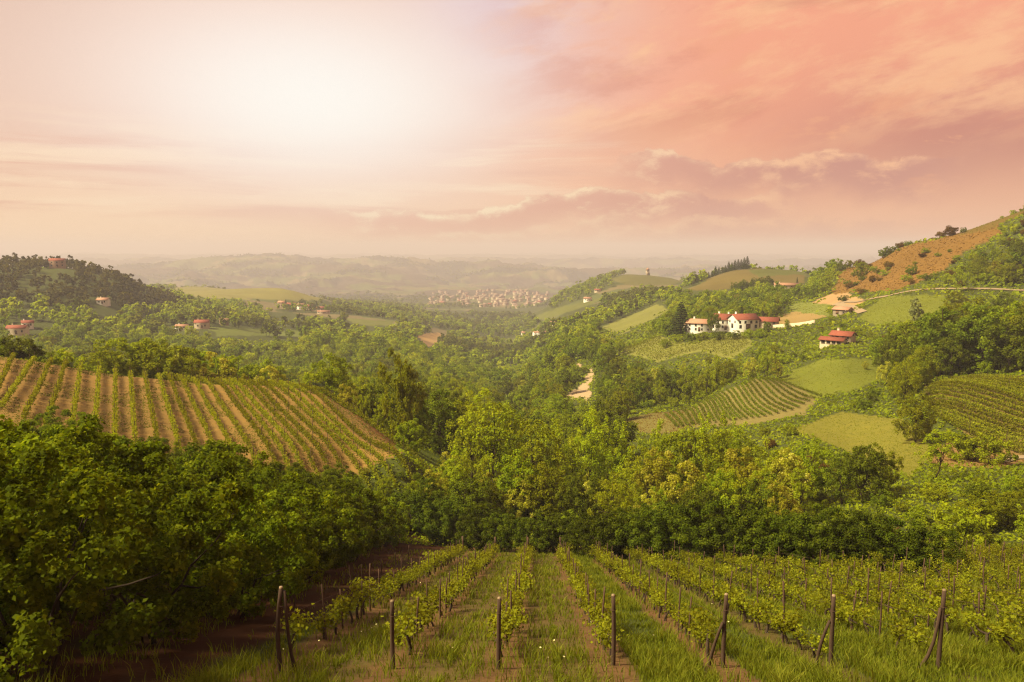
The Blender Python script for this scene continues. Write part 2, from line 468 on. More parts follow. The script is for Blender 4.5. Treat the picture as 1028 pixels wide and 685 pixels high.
def field_of(x, y, z, jitter=0.6):
    px, py, dep = project(x, y, z)
    r = np.hypot(x, y)
    s = np.maximum(r, 30.0)
    px = px + jitter * 4 * fbm(x / s * 45, y / s * 45 + r / 9.0, 3)
    py = py + jitter * 2 * fbm(x / s * 45 + 7, y / s * 45 + r / 9.0, 3)
    idx = np.full(np.shape(x), -1)
    for k, (nm, poly, r0, r1, colr) in enumerate(FIELDS):
        m = (dep > 1) & (r > r0) & (r < r1)
        if m.any():
            m &= in_poly(px, py, poly)
            idx[m] = k
    # patchwork of small fields on the far slopes
    n1 = fbm(x / 260 + 31, y / 190 + 4, 3)
    far = (idx < 0) & (r > 780) & (n1 > np.where(r > 2300, 0.12, 0.27))
    idx = np.where(far, 900 + (np.floor(vnoise(x / 170, y / 140 + 50) * 4)).astype(int), idx)
    return idx


FARCOL = [(0.10, 0.10, 0.030), (0.08, 0.09, 0.026), (0.14, 0.11, 0.05), (0.09, 0.10, 0.028)]


def terrain_colors():
    idx = field_of(GX, GY, GZ)
    C = np.zeros(GX.shape + (3,))
    C[:] = (0.055, 0.062, 0.013)                                # woodland floor
    R = np.broadcast_to(RR[None, :], GX.shape)
    nn = fbm(GX / 600 + 2, GY / 450, 5)
    farw = sstep(2400, 3600, R)[..., None]
    fc = np.where((nn > 0.05)[..., None], np.array((0.062, 0.046, 0.030)), np.array((0.024, 0.026, 0.020)))
    C = C * (1 - farw) + fc * farw
    for k, fl in enumerate(FIELDS):
        C[idx == k] = fl[4]
    for k in range(4):
        C[idx == 900 + k] = FARCOL[k]
    # near slope: grass alleys, worn strips along the rows, bare orchard floor
    near = R < 80
    xr = GX - ROW_TAN * (GY - 18.0)
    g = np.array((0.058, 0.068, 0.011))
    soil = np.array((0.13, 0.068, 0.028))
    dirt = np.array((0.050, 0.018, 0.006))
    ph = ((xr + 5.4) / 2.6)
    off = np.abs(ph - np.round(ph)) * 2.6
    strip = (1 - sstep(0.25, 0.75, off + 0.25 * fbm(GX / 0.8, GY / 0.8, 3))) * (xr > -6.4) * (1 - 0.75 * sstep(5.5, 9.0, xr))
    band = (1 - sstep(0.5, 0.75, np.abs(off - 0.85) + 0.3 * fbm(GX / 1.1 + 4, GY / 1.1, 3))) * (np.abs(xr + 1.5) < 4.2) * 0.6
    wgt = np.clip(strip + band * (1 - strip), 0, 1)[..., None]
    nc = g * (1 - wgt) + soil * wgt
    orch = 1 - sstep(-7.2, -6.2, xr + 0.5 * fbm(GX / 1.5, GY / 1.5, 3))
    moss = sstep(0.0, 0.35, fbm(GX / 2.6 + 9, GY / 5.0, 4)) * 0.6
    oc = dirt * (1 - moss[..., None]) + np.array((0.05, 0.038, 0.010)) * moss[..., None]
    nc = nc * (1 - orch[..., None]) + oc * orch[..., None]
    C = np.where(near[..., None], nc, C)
    return C


def soil_material():
    m = bpy.data.materials.new('land')
    m.use_nodes = True
    m.node_tree.nodes.clear()
    N = NT(m.node_tree)
    at_ = N.new('ShaderNodeAttribute', attribute_name='cover')
    tc = N.new('ShaderNodeTexCoord')
    n1 = N.noise(tc.outputs['Object'], 0.02, 6)
    n2 = N.noise(tc.outputs['Object'], 0.55, 6, 0.65)
    n3 = N.noise(tc.outputs['Object'], 7.0, 4, 0.7)
    k = N.math('ADD', 0.25, N.math('ADD', N.math('MULTIPLY', n1, 0.6), N.math('ADD', N.math('MULTIPLY', n2, 0.5), N.math('MULTIPLY', n3, 0.4))))
    c = N.mix(1.0, at_.outputs['Color'], N.xyz(k, k, k), 'MULTIPLY')
    warm = N.math('MULTIPLY', N.ramp(n2, 0.5, 0.75), 0.25)
    c = N.mix(warm, c, N.mix(1.0, c, (1.35, 0.95, 0.8, 1), 'MULTIPLY'))
    b = N.new('ShaderNodeBsdfPrincipled')
    N.l.new(c, b.inputs['Base Color'])
    b.inputs['Roughness'].default_value = 0.95
    b.inputs['Specular IOR Level'].default_value = 0.1
    bp = N.new('ShaderNodeBump')
    bp.inputs['Strength'].default_value = 0.6
    bp.inputs['Distance'].default_value = 0.12
    N.l.new(N.math('ADD', n2, N.math('MULTIPLY', n3, 0.5)), bp.inputs['Height'])
    N.l.new(bp.outputs[0], b.inputs['Normal'])
    o = N.new('ShaderNodeOutputMaterial')
    N.l.new(b.outputs[0], o.inputs[0])
    return m


M_LAND = soil_material()


def mesh_np(name, verts, quads=None, tris=None, mats=(), mat_idx=None, smooth=False, tint=None):
    """A mesh from numpy arrays: verts (n,3), quads (k,4), tris (m,3); tint is one value per vertex."""
    me = bpy.data.meshes.new(name)
    verts = np.asarray(verts, np.float32)
    q = np.zeros((0, 4), np.int32) if quads is None else np.asarray(quads, np.int32)
    t = np.zeros((0, 3), np.int32) if tris is None else np.asarray(tris, np.int32)
    me.vertices.add(len(verts))
    me.vertices.foreach_set('co', verts.ravel())
    nl = q.size + t.size
    me.loops.add(nl)
    me.loops.foreach_set('vertex_index', np.concatenate([q.ravel(), t.ravel()]).astype(np.int32))
    me.polygons.add(len(q) + len(t))
    starts = np.concatenate([np.arange(len(q)) * 4, q.size + np.arange(len(t)) * 3]).astype(np.int32)
    me.polygons.foreach_set('loop_start', starts)
    for m in mats:
        me.materials.append(m)
    if mat_idx is not None:
        me.polygons.foreach_set('material_index', np.asarray(mat_idx, np.int32))
    me.update(calc_edges=True)
    if smooth:
        me.polygons.foreach_set('use_smooth', np.ones(len(me.polygons), bool))
    if tint is not None:
        a = me.attributes.new('tint', 'FLOAT', 'POINT')
        a.data.foreach_set('value', np.asarray(tint, np.float32))
    me.validate()
    return me


def link(name, me, parent=None):
    o = bpy.data.objects.new(name, me)
    COL.objects.link(o)
    if parent is not None:
        o.parent = parent
    return o


def tag(o, label=None, cat=None, group=None, kind=None):
    if label:
        o['label'] = label
    if cat:
        o['category'] = cat
    if group:
        o['group'] = group
    if kind:
        o['kind'] = kind
    return o


# top line of the orchard canopy, as rows of the photograph over its columns
def canopy_line(px):
    return np.interp(px, [-150, 0, 60, 100, 140, 200, 260, 320, 400, 470, 520], [400, 408, 416, 428, 438, 448, 460, 470, 474, 484, 440])


def thing(name, label, cat, loc, rz=0.0, group=None, scale=1.0):
    o = bpy.data.objects.new(name, None)
    COL.objects.link(o)
    o.empty_display_size = 0.3
    o.location = loc
    o.rotation_euler = (0, 0, rz)
    o.scale = (scale, scale, scale) if not isinstance(scale, tuple) else scale
    return tag(o, label, cat, group)


def dup(root, loc, rz, scale, label, group=None, tilt=(0.0, 0.0)):
    """A copy of a thing with copies of its parts and sub-parts (mesh data shared)."""
    c = root.copy()
    COL.objects.link(c)
    c.location = loc
    c.rotation_euler = (tilt[0], tilt[1], rz)
    c.scale = (scale, scale, scale) if not isinstance(scale, tuple) else scale
    c['label'] = label
    if group:
        c['group'] = group
    for ch in root.children:
        d = ch.copy()
        COL.objects.link(d)
        d.parent = c
        for g in ch.children:
            e = g.copy()
            COL.objects.link(e)
            e.parent = d
    return c


def build_terrain():
    C = terrain_colors()
    nT, nR = GX.shape
    P = np.stack([GX, GY, GZ], -1)
    du = np.zeros_like(P)
    dv = np.zeros_like(P)
    du[1:-1] = P[2:] - P[:-2]
    du[0], du[-1] = P[1] - P[0], P[-1] - P[-2]
    dv[:, 1:-1] = P[:, 2:] - P[:, :-2]
    dv[:, 0], dv[:, -1] = P[:, 1] - P[:, 0], P[:, -1] - P[:, -2]
    nrm = np.cross(du, dv)
    nrm /= np.linalg.norm(nrm, axis=-1, keepdims=True) + 1e-12
    nrm *= np.sign(nrm[..., 2:3] + 1e-9)
    px, py, dep = project(GX, GY, GZ)
    cr = RR[None, :-1] + 0 * GX[:-1, :-1]
    cx = GX[:-1, :-1]
    th = TH[:-1, None] + 0 * cr
    reg = np.full(cr.shape, 2)
    reg[(cr < 1500) & (th > math.radians(4.5)) & (cr >= 74)] = 3
    reg[(cr < 150) & (cr >= 74) & (th < math.radians(-6.5))] = 1
    reg[(cr < 1150) & (cr > 640) & (th < math.radians(-22))] = 4
    reg[cr > 2400] = 5
    reg[cr < 74] = 0
    names = ['vineyard_slope', 'striped_hill', 'valley', 'hillside', 'wooded_hill', 'far_hills']
    I = np.arange(nT * nR).reshape(nT, nR)
    quads = np.stack([I[:-1, :-1], I[:-1, 1:], I[1:, 1:], I[1:, :-1]], -1)
    # orientation: upward
    for k, nm in enumerate(names):
        q = quads[reg == k]
        used, inv = np.unique(q, return_inverse=True)
        q2 = inv.reshape(q.shape)[:, ::-1]
        v = P.reshape(-1, 3)[used]
        me = mesh_np(nm, v, quads=q2, mats=[M_LAND], smooth=True)
        a = me.color_attributes.new('cover', 'FLOAT_COLOR', 'POINT')
        col = np.concatenate([C.reshape(-1, 3)[used], np.ones((len(used), 1))], 1).astype(np.float32)
        a.data.foreach_set('color', col.ravel())
        me.normals_split_custom_set_from_vertices(nrm.reshape(-1, 3)[used].tolist())
        tag(link(nm, me), kind='structure')


build_terrain()

# ------------------------------------------------------------------ materials for plants and buildings


def leaf_material(name, dark, mid, light, trans=0.35, hue=0.10):
    m = bpy.data.materials.new(name)
    m.use_nodes = True
    m.node_tree.nodes.clear()
    N = NT(m.node_tree)
    a = N.new('ShaderNodeAttribute', attribute_name='tint')
    oi = N.new('ShaderNodeObjectInfo')
    t = N.math('ADD', N.math('MULTIPLY', a.outputs['Fac'], 0.8), N.math('MULTIPLY', oi.outputs['Random'], 0.2), clamp=True)
    c = N.mix(N.ramp(t, 0.0, 0.55, False), dark + (1,), mid + (1,))
    c = N.mix(N.ramp(t, 0.5, 1.0, False), c, light + (1,))
    hs = N.new('ShaderNodeHueSaturation')
    N.l.new(c, hs.inputs['Color'])
    N.put(hs.inputs['Hue'], N.math('ADD', 0.5 - hue / 4, N.math('MULTIPLY', oi.outputs['Random'], hue / 2)))
    N.put(hs.inputs['Value'], N.math('ADD', 0.82, N.math('MULTIPLY', oi.outputs['Random'], 0.36)))
    b = N.new('ShaderNodeBsdfPrincipled')
    N.l.new(hs.outputs[0], b.inputs['Base Color'])
    b.inputs['Roughness'].default_value = 0.65
    b.inputs['Specular IOR Level'].default_value = 0.02
    tr = N.new('ShaderNodeBsdfTranslucent')
    N.l.new(N.mix(1.0, hs.outputs[0], (1.5, 1.35, 0.55, 1), 'MULTIPLY'), tr.inputs[0])
    mx = N.new('ShaderNodeMixShader')
    mx.inputs[0].default_value = trans
    N.l.new(b.outputs[0], mx.inputs[1])
    N.l.new(tr.outputs[0], mx.inputs[2])
    o = N.new('ShaderNodeOutputMaterial')
    N.l.new(mx.outputs[0], o.inputs[0])
    return m


def plain_material(name, col, rough=0.9, var=0.5, scale=6.0, bump=0.3, stretch=(1, 1, 1)):
    m = bpy.data.materials.new(name)
    m.use_nodes = True
    m.node_tree.nodes.clear()
    N = NT(m.node_tree)
    tc = N.new('ShaderNodeTexCoord')
    mp = N.new('ShaderNodeMapping')
    mp.inputs['Scale'].default_value = stretch
    N.l.new(tc.outputs['Object'], mp.inputs[0])
    n = N.noise(mp.outputs[0], scale, 6, 0.65)
    k = N.math('ADD', 1.0 - var / 2, N.math('MULTIPLY', n, var))
    oi = N.new('ShaderNodeObjectInfo')
    k = N.math('MULTIPLY', k, N.math('ADD', 0.85, N.math('MULTIPLY', oi.outputs['Random'], 0.3)))
    c = N.mix(1.0, tuple(col) + (1,), N.xyz(k, k, k), 'MULTIPLY')
    b = N.new('ShaderNodeBsdfPrincipled')
    N.l.new(c, b.inputs['Base Color'])
    b.inputs['Roughness'].default_value = rough
    b.inputs['Specular IOR Level'].default_value = 0.2
    bp = N.new('ShaderNodeBump')
    bp.inputs['Strength'].default_value = bump
    bp.inputs['Distance'].default_value = 0.02
    N.l.new(n, bp.inputs['Height'])
    N.l.new(bp.outputs[0], b.inputs['Normal'])
    o = N.new('ShaderNodeOutputMaterial')
    N.l.new(b.outputs[0], o.inputs[0])
    return m


L_HAZEL = leaf_material('hazel_leaf', (0.042, 0.060, 0.003), (0.112, 0.145, 0.005), (0.27, 0.29, 0.010), 0.42, 0.05)
L_HEDGE = leaf_material('hedge_leaf', (0.034, 0.048, 0.004), (0.072, 0.092, 0.006), (0.145, 0.16, 0.008), 0.36, 0.05)
L_BROAD = leaf_material('broad_leaf', (0.122, 0.153, 0.005), (0.212, 0.245, 0.008), (0.35, 0.36, 0.012), 0.44, 0.09)
L_DARK = leaf_material('dark_leaf', (0.075, 0.100, 0.007), (0.135, 0.165, 0.009), (0.22, 0.235, 0.011), 0.38, 0.06)
L_HILL = leaf_material('hill_leaf', (0.055, 0.056, 0.010), (0.095, 0.090, 0.013), (0.15, 0.14, 0.018), 0.3, 0.09)
L_YELL = leaf_material('yellow_leaf', (0.175, 0.215, 0.007), (0.275, 0.315, 0.009), (0.40, 0.41, 0.017), 0.46, 0.06)
L_BLOS = leaf_material('blossom_leaf', (0.19, 0.20, 0.009), (0.33, 0.32, 0.017), (0.60, 0.54, 0.14), 0.44, 0.05)
L_SILV = leaf_material('silver_leaf', (0.15, 0.17, 0.05), (0.25, 0.27, 0.09), (0.38, 0.40, 0.16), 0.3, 0.03)
L_CONE = leaf_material('needle', (0.026, 0.036, 0.010), (0.042, 0.056, 0.012), (0.07, 0.084, 0.018), 0.15, 0.05)
L_RUST = leaf_material('rust_leaf', (0.065, 0.040, 0.007), (0.12, 0.068, 0.009), (0.19, 0.11, 0.014), 0.35, 0.06)
L_STRAW = leaf_material('dry_blade', (0.115, 0.055, 0.012), (0.16, 0.085, 0.017), (0.21, 0.125, 0.024), 0.35, 0.04)
L_VINE = leaf_material('vine_leaf', (0.095, 0.112, 0.006), (0.18, 0.19, 0.009), (0.30, 0.29, 0.016), 0.42, 0.05)
L_GRASS = leaf_material('grass_blade', (0.072, 0.092, 0.008), (0.135, 0.158, 0.011), (0.26, 0.25, 0.030), 0.38, 0.02)
B_BARK = plain_material('bark', (0.042, 0.028, 0.018), 0.95, 0.8, 9, 0.6, (1, 1, 0.2))
B_VINE = plain_material('vine_bark', (0.05, 0.032, 0.022), 0.95, 0.8, 30, 0.8, (1, 1, 0.3))
B_POST = plain_material('post_wood', (0.062, 0.036, 0.024), 0.9, 1.1, 14, 0.7, (1, 1, 0.12))
B_CAP = plain_material('post_cut_top', (0.24, 0.165, 0.10), 0.9, 0.5, 30, 0.3)
B_STAKE = plain_material('stake_wood', (0.085, 0.048, 0.032), 0.95, 0.8, 20, 0.5, (1, 1, 0.15))
W_WHITE = plain_material('white_render', (0.82, 0.77, 0.68), 0.9, 0.25, 0.6, 0.05)
W_CREAM = plain_material('cream_render', (0.55, 0.44, 0.31), 0.9, 0.3, 0.6, 0.05)
W_DULL = plain_material('dull_render', (0.42, 0.33, 0.24), 0.9, 0.3, 0.6, 0.05)
W_PINK = plain_material('pink_render', (0.40, 0.25, 0.17), 0.9, 0.3, 0.6, 0.05)
W_STONE = plain_material('stone_wall', (0.32, 0.25, 0.18), 0.95, 0.7, 1.5, 0.3)
T_ROOF = plain_material('roof_tile', (0.235, 0.068, 0.042), 0.9, 0.8, 1.2, 0.3, (1, 3, 1))
T_ROOFP = plain_material('pale_roof_tile', (0.36, 0.185, 0.115), 0.9, 0.8, 1.2, 0.3, (1, 3, 1))
T_TOWN = plain_material('town_roof_tile', (0.27, 0.175, 0.125), 0.9, 0.6, 1.2, 0.2)
G_DARK = plain_material('dark_opening', (0.035, 0.03, 0.028), 0.35, 0.3, 3, 0.0)
G_SHUT = plain_material('brown_shutter', (0.14, 0.075, 0.04), 0.8, 0.3, 3, 0.1)
R_LANE = plain_material('lane_gravel', (0.27, 0.19, 0.115), 0.95, 0.6, 0.7, 0.1)
P_PETAL = plain_material('petal', (0.75, 0.66, 0.30), 0.8, 0.2, 3, 0.0)

# ------------------------------------------------------------------ plant makers


def unit(n, g):
    v = g.normal(size=(n, 3))
    return v / (np.linalg.norm(v, axis=1, keepdims=True) + 1e-9)


def leaves(cen, nrm, size, g, slim=0.42, fold=0.12):
    """One folded leaf (a quad) per centre."""
    n = len(cen)
    t = np.cross(nrm, unit(n, g))
    t /= np.linalg.norm(t, axis=1, keepdims=True) + 1e-9
    b = np.cross(nrm, t)
    s = np.asarray(size).reshape(-1, 1)
    V = np.stack([cen - t * s * .5, cen + b * s * slim + nrm * s * fold - t * s * .08,
                  cen + t * s * .5, cen - b * s * slim + nrm * s * fold - t * s * .08], 1).reshape(-1, 3)
    Q = np.arange(n * 4).reshape(n, 4)
    return V, Q


def tube(path, rad, sides=6):
    """Tapered tube along a polyline."""
    path = np.asarray(path, float)
    n = len(path)
    V, Q = [], []
    for i in range(n):
        d = path[min(i + 1, n - 1)] - path[max(i - 1, 0)]
        d /= np.linalg.norm(d) + 1e-9
        a = np.cross(d, (0.0, 1.0, 0.0) if abs(d[1]) < 0.9 else (1.0, 0.0, 0.0))
        a /= np.linalg.norm(a)
        b = np.cross(d, a)
        for k in range(sides):
            th = 2 * math.pi * k / sides
            V.append(path[i] + rad[i] * (math.cos(th) * a + math.sin(th) * b))
    for i in range(n - 1):
        for k in range(sides):
            k2 = (k + 1) % sides
            Q.append((i * sides + k, i * sides + k2, (i + 1) * sides + k2, (i + 1) * sides + k))
    c = len(V)
    V.append(path[-1])
    T = [((n - 1) * sides + k, (n - 1) * sides + (k + 1) % sides, c) for k in range(sides)]
    return np.array(V), np.array(Q), np.array(T)


def merge(parts):
    V, Q, T, o = [], [], [], 0
    for v, q, t in parts:
        V.append(v)
        if q is not None and len(q):
            Q.append(q + o)
        if t is not None and len(t):
            T.append(t + o)
        o += len(v)
    return (np.concatenate(V), np.concatenate(Q) if Q else None, np.concatenate(T) if T else None)


def limb(p0, p1, r0, r1, g, bend=0.08, n=5, sides=6):
    p0, p1 = np.asarray(p0, float), np.asarray(p1, float)
    L = np.linalg.norm(p1 - p0)
    off = g.normal(size=3) * bend * L
    ts = np.linspace(0, 1, n)
    path = [p0 + (p1 - p0) * t + off * math.sin(math.pi * t) for t in ts]
    return tube(path, [r0 + (r1 - r0) * t for t in ts], sides)


def crown(g, h, base, rx, lobes, n, size, squash=1.0, lobe=(0.26, 0.42), taper=0.0, up=0.35, loose=1.0, fill=0.25, rmax=0.82):
    """Lobed crown between heights base and h: leaf quads on the shells of many uneven leaf clumps."""
    cz, hz = (h + base) / 2, (h - base) / 2
    d = unit(lobes, g)
    # an uneven outline: a few big boughs push the crown out, hollows between them
    bo = unit(7, g)
    bul = np.max(d @ bo.T, axis=1)
    rad = g.uniform(0.62, 1.0, lobes) * (0.70 + 0.42 * np.clip(bul, 0, 1) ** 2) * rmax / 0.9
    k = int(lobes * fill)
    rad[:k] = g.uniform(0.0, 0.5, k)
    c = d * rad[:, None]
    wid = 1.0 - taper * (c[:, 2] + 1) / 2
    lr = g.uniform(lobe[0], lobe[1], lobes)
    C = np.stack([c[:, 0] * rx * wid, c[:, 1] * rx * wid, cz + c[:, 2] * hz], 1)
    pick = g.choice(lobes, n, p=(lr**2) / np.sum(lr**2))
    dd = unit(n, g)
    outd = C[pick] - np.array([0, 0, cz - 0.3 * hz])
    outd /= np.linalg.norm(outd, axis=1, keepdims=True) + 1e-6
    dd = dd + 0.55 * outd + np.array([0, 0, 0.2])
    dd /= np.linalg.norm(dd, axis=1, keepdims=True)
    rr = lr[pick] * g.random(n) ** 0.45 * 1.1 * loose
    pos = C[pick] + dd * rr[:, None] * np.array([rx, rx, 0.5 * (rx + hz)])
    keep = pos[:, 2] > base * 0.55
    pos, dd, pick = pos[keep], dd[keep], pick[keep]
    nr = dd * 0.55 + unit(len(pos), g) * 0.85 + np.array([0, 0, up])
    nr /= np.linalg.norm(nr, axis=1, keepdims=True)
    V, Q = leaves(pos, nr, size * g.uniform(0.5, 1.4, len(pos)), g)
    lt = g.random(lobes)
    tint = np.clip(0.2 + 0.5 * lt[pick] + g.normal(0, 0.16, len(pos)), 0, 1)
    return V, Q, np.repeat(tint, 4), C


def tree_proto(name, seed, h, base, rx, lobes, n, size, leafm, trunk_r, cat, stems=1, taper=0.0, lobe=(0.26, 0.42), up=0.35, loose=1.0, limbs=9, bark=None, fill=0.25, crown_name='crown', rmax=0.82):
    g = np.random.default_rng(seed)
    V, Q, tint, C = crown(g, h, base, rx, lobes, n, size, taper=taper, lobe=lobe, up=up, loose=loose, fill=fill, rmax=rmax)
    root = thing(name, 'x', cat, (0, 0, 0))
    link(crown_name, mesh_np(name + '_crown', V, Q, mats=[leafm], tint=tint), root)
    parts = []
    if stems == 1:
        fork = np.array([g.normal(0, .03) * h, g.normal(0, .03) * h, base * 0.85 + 0.12 * h])
        parts.append(limb((0, 0, -0.4), fork, trunk_r, trunk_r * .7, g, 0.04, 6, 8))
        top = np.array([fork[0] * 1.3, fork[1] * 1.3, h * 0.88])
        parts.append(limb(fork, top, trunk_r * .7, trunk_r * .12, g, 0.05, 6, 6))
        for i in g.choice(len(C), min(limbs, len(C)), replace=False):
            t = g.uniform(0.0, 0.55)
            parts.append(limb(fork + (top - fork) * t, C[i], trunk_r * .38 * (1 - t * .5), trunk_r * .07, g, 0.1, 5, 5))
    else:
        for k in range(stems):
            a = 2 * math.pi * (k + g.uniform(-.3, .3)) / stems
            p0 = (0.22 * math.cos(a), 0.22 * math.sin(a), -0.3)
            i = int(np.argmax(C[:, 0] * math.cos(a) + C[:, 1] * math.sin(a) - 0.6 * np.abs(C[:, 2] - 0.55 * h)))
            mid = np.array([0.35 * C[i][0] + .2 * math.cos(a), .35 * C[i][1] + .2 * math.sin(a), 0.30 * h + .3])
            parts.append(limb(p0, mid, trunk_r, trunk_r * .75, g, 0.06, 4, 6))
            parts.append(limb(mid, C[i], trunk_r * .75, trunk_r * .2, g, 0.08, 4, 5))
            for j in (g.choice(len(C), 1, replace=False) if stems < 6 else ()):
                parts.append(limb(mid, C[j], trunk_r * .5, trunk_r * .12, g, 0.1, 4, 4))
    v, q, t = merge(parts)
    link('trunk', mesh_np(name + '_trunk', v, q, t, mats=[bark or B_BARK], smooth=True), root)
    return root


ORD1 = ['first', 'second', 'third', 'fourth', 'fifth', 'sixth', 'seventh', 'eighth', 'ninth', 'tenth', 'eleventh', 'twelfth', 'thirteenth', 'fourteenth',
        'fifteenth', 'sixteenth', 'seventeenth', 'eighteenth', 'nineteenth']
TENS = ['', '', 'twent', 'thirt', 'fort', 'fift', 'sixt', 'sevent', 'eight', 'ninet']


def ordinal(n):
    if n < 20:
        return ORD1[n - 1]
    if n < 100:
        return TENS[n // 10] + ('ieth' if n % 10 == 0 else 'y-' + ORD1[n % 10 - 1])
    return 'hundred-and-' + ordinal(n - 100) if n > 100 else 'hundredth'


# ------------------------------------------------------------------ haze: one closed box round the whole place, the sky outside it
def build_haze():
    x0, x1, y0, y1, z0, z1 = -19000, 19000, -19000, 19000, float(GZ.min()) - 1.0, 90.0
    v = [(x, y, z) for x in (x0, x1) for y in (y0, y1) for z in (z0, z1)]
    q = [(0, 1, 3, 2), (4, 6, 7, 5), (0, 4, 5, 1), (2, 3, 7, 6), (0, 2, 6, 4), (1, 5, 7, 3)]
    m = bpy.data.materials.new('haze')
    m.use_nodes = True
    m.node_tree.nodes.clear()
    N = NT(m.node_tree)
    p = N.new('ShaderNodeVolumePrincipled')
    p.inputs['Color'].default_value = (0.80, 0.73, 0.80, 1)
    p.inputs['Density'].default_value = HAZE_DENSITY
    p.inputs['Anisotropy'].default_value = 0.05
    o = N.new('ShaderNodeOutputMaterial')
    N.l.new(p.outputs[0], o.inputs['Volume'])
    m.cycles.homogeneous_volume = True
    tag(link('haze', mesh_np('haze', v, q, mats=[m])), kind='stuff')


build_haze()

# ------------------------------------------------------------------ buildings
def box(x0, x1, y0, y1, z0, z1):
    v = np.array([(x, y, z) for x in (x0, x1) for y in (y0, y1) for z in (z0, z1)], float)
    q = np.array([(0, 1, 3, 2), (4, 6, 7, 5), (0, 4, 5, 1), (2, 3, 7, 6), (0, 2, 6, 4), (1, 5, 7, 3)])
    return v, q, None


def gable_walls(w, d, h, rise, sink=2.5):
    """Four walls with gables at the two ends (ridge along x)."""
    v = np.array([(-w / 2, -d / 2, -sink), (w / 2, -d / 2, -sink), (w / 2, d / 2, -sink), (-w / 2, d / 2, -sink),
                  (-w / 2, -d / 2, h), (w / 2, -d / 2, h), (w / 2, d / 2, h), (-w / 2, d / 2, h),
                  (-w / 2, 0, h + rise), (w / 2, 0, h + rise)], float)
    q = np.array([(0, 1, 5, 4), (1, 2, 6, 5), (2, 3, 7, 6), (3, 0, 4, 7)])
    t = np.array([(4, 8, 7), (5, 6, 9)])
    return v, q, t


def gable_roof(w, d, h, rise, over=0.5, th=0.22):
    s = rise / (d / 2)
    W, D = w / 2 + over, d / 2 + over
    z0 = h - over * s + 0.03
    pts = [(-D, z0), (0, h + rise + 0.03), (D, z0), (D, z0 + th), (0, h + rise + 0.03 + th), (-D, z0 + th)]
    v = np.array([(x, y, z) for x in (-W, W) for y, z in pts], float)
    q = [(k, (k + 1) % 6, 6 + (k + 1) % 6, 6 + k) for k in range(6)]
    q += [(0, 5, 4, 1), (1, 4, 3, 2), (6, 7, 10, 11), (7, 8, 9, 10)]
    return v, np.array(q), None


def house(name, label, loc, rz, w, d, h, rise, wallm, roofm, windows=(), doors=(), chimneys=1, group=None, gable_windows=(), cat='house'):
    """windows, doors: (x along the front, sill height, width, height) on the front face (local -y)."""
    t = thing(name, label, cat, loc, rz, group)
    v, q, tr = gable_walls(w, d, h, rise)
    link('wall', mesh_np('house_wall', v, q, tr, mats=[wallm]), t)
    rf = link('roof', mesh_np('house_roof', *gable_roof(w, d, h, rise)[:2], mats=[roofm]), t)
    for k in range(chimneys):
        cx = (-0.28 + 0.5 * k) * w
        link('chimney', mesh_np('chimney', *merge([box(cx - .35, cx + .35, d * .12, d * .12 + .7, h + rise * .3, h + rise + 0.9),
                                                   box(cx - .45, cx + .45, d * .12 - .1, d * .12 + .8, h + rise + 0.9, h + rise + 1.05)]), mats=[wallm]), rf)
    for (x, z, ww, wh) in windows:
        wn = link('window', mesh_np('window', *box(x - ww / 2, x + ww / 2, -d / 2 - 0.03, -d / 2 + 0.2, z, z + wh)[:2], mats=[G_DARK]), t)
        link('sill', mesh_np('sill', *box(x - ww / 2 - .1, x + ww / 2 + .1, -d / 2 - 0.16, -d / 2 - 0.033, z - .12, z - .004)[:2], mats=[W_STONE]), wn)
    for (y, z, ww, wh) in gable_windows:
        link('window', mesh_np('window', *box(w / 2 - .2, w / 2 + .03, y - ww / 2, y + ww / 2, z, z + wh)[:2], mats=[G_DARK]), t)
        link('window', mesh_np('window', *box(-w / 2 - .03, -w / 2 + .2, y - ww / 2, y + ww / 2, z, z + wh)[:2], mats=[G_DARK]), t)
    for (x, z, ww, wh) in doors:
        link('door', mesh_np('door', *box(x - ww / 2, x + ww / 2, -d / 2 - 0.04, -d / 2 + 0.2, z, z + wh)[:2], mats=[G_SHUT]), t)
    return t


def grid_windows(w, cols, rows, ww=1.0, wh=1.3, z0=1.1, dz=2.9):
    return [(-w / 2 + w * (c + .5) / cols, z0 + dz * r, ww, wh) for c in range(cols) for r in range(rows)]


HAM = 'white farmhouses of the hamlet'


def face_cam(p, turn=0.0):
    """Rotation that turns a front (local -y) towards the camera, then by TURN degrees."""
    return -math.atan2(p.x, p.y) + math.radians(turn)


def px_m(p):
    """Metres per photograph pixel at p."""
    return (p.y * CP - p.z * SP) / F


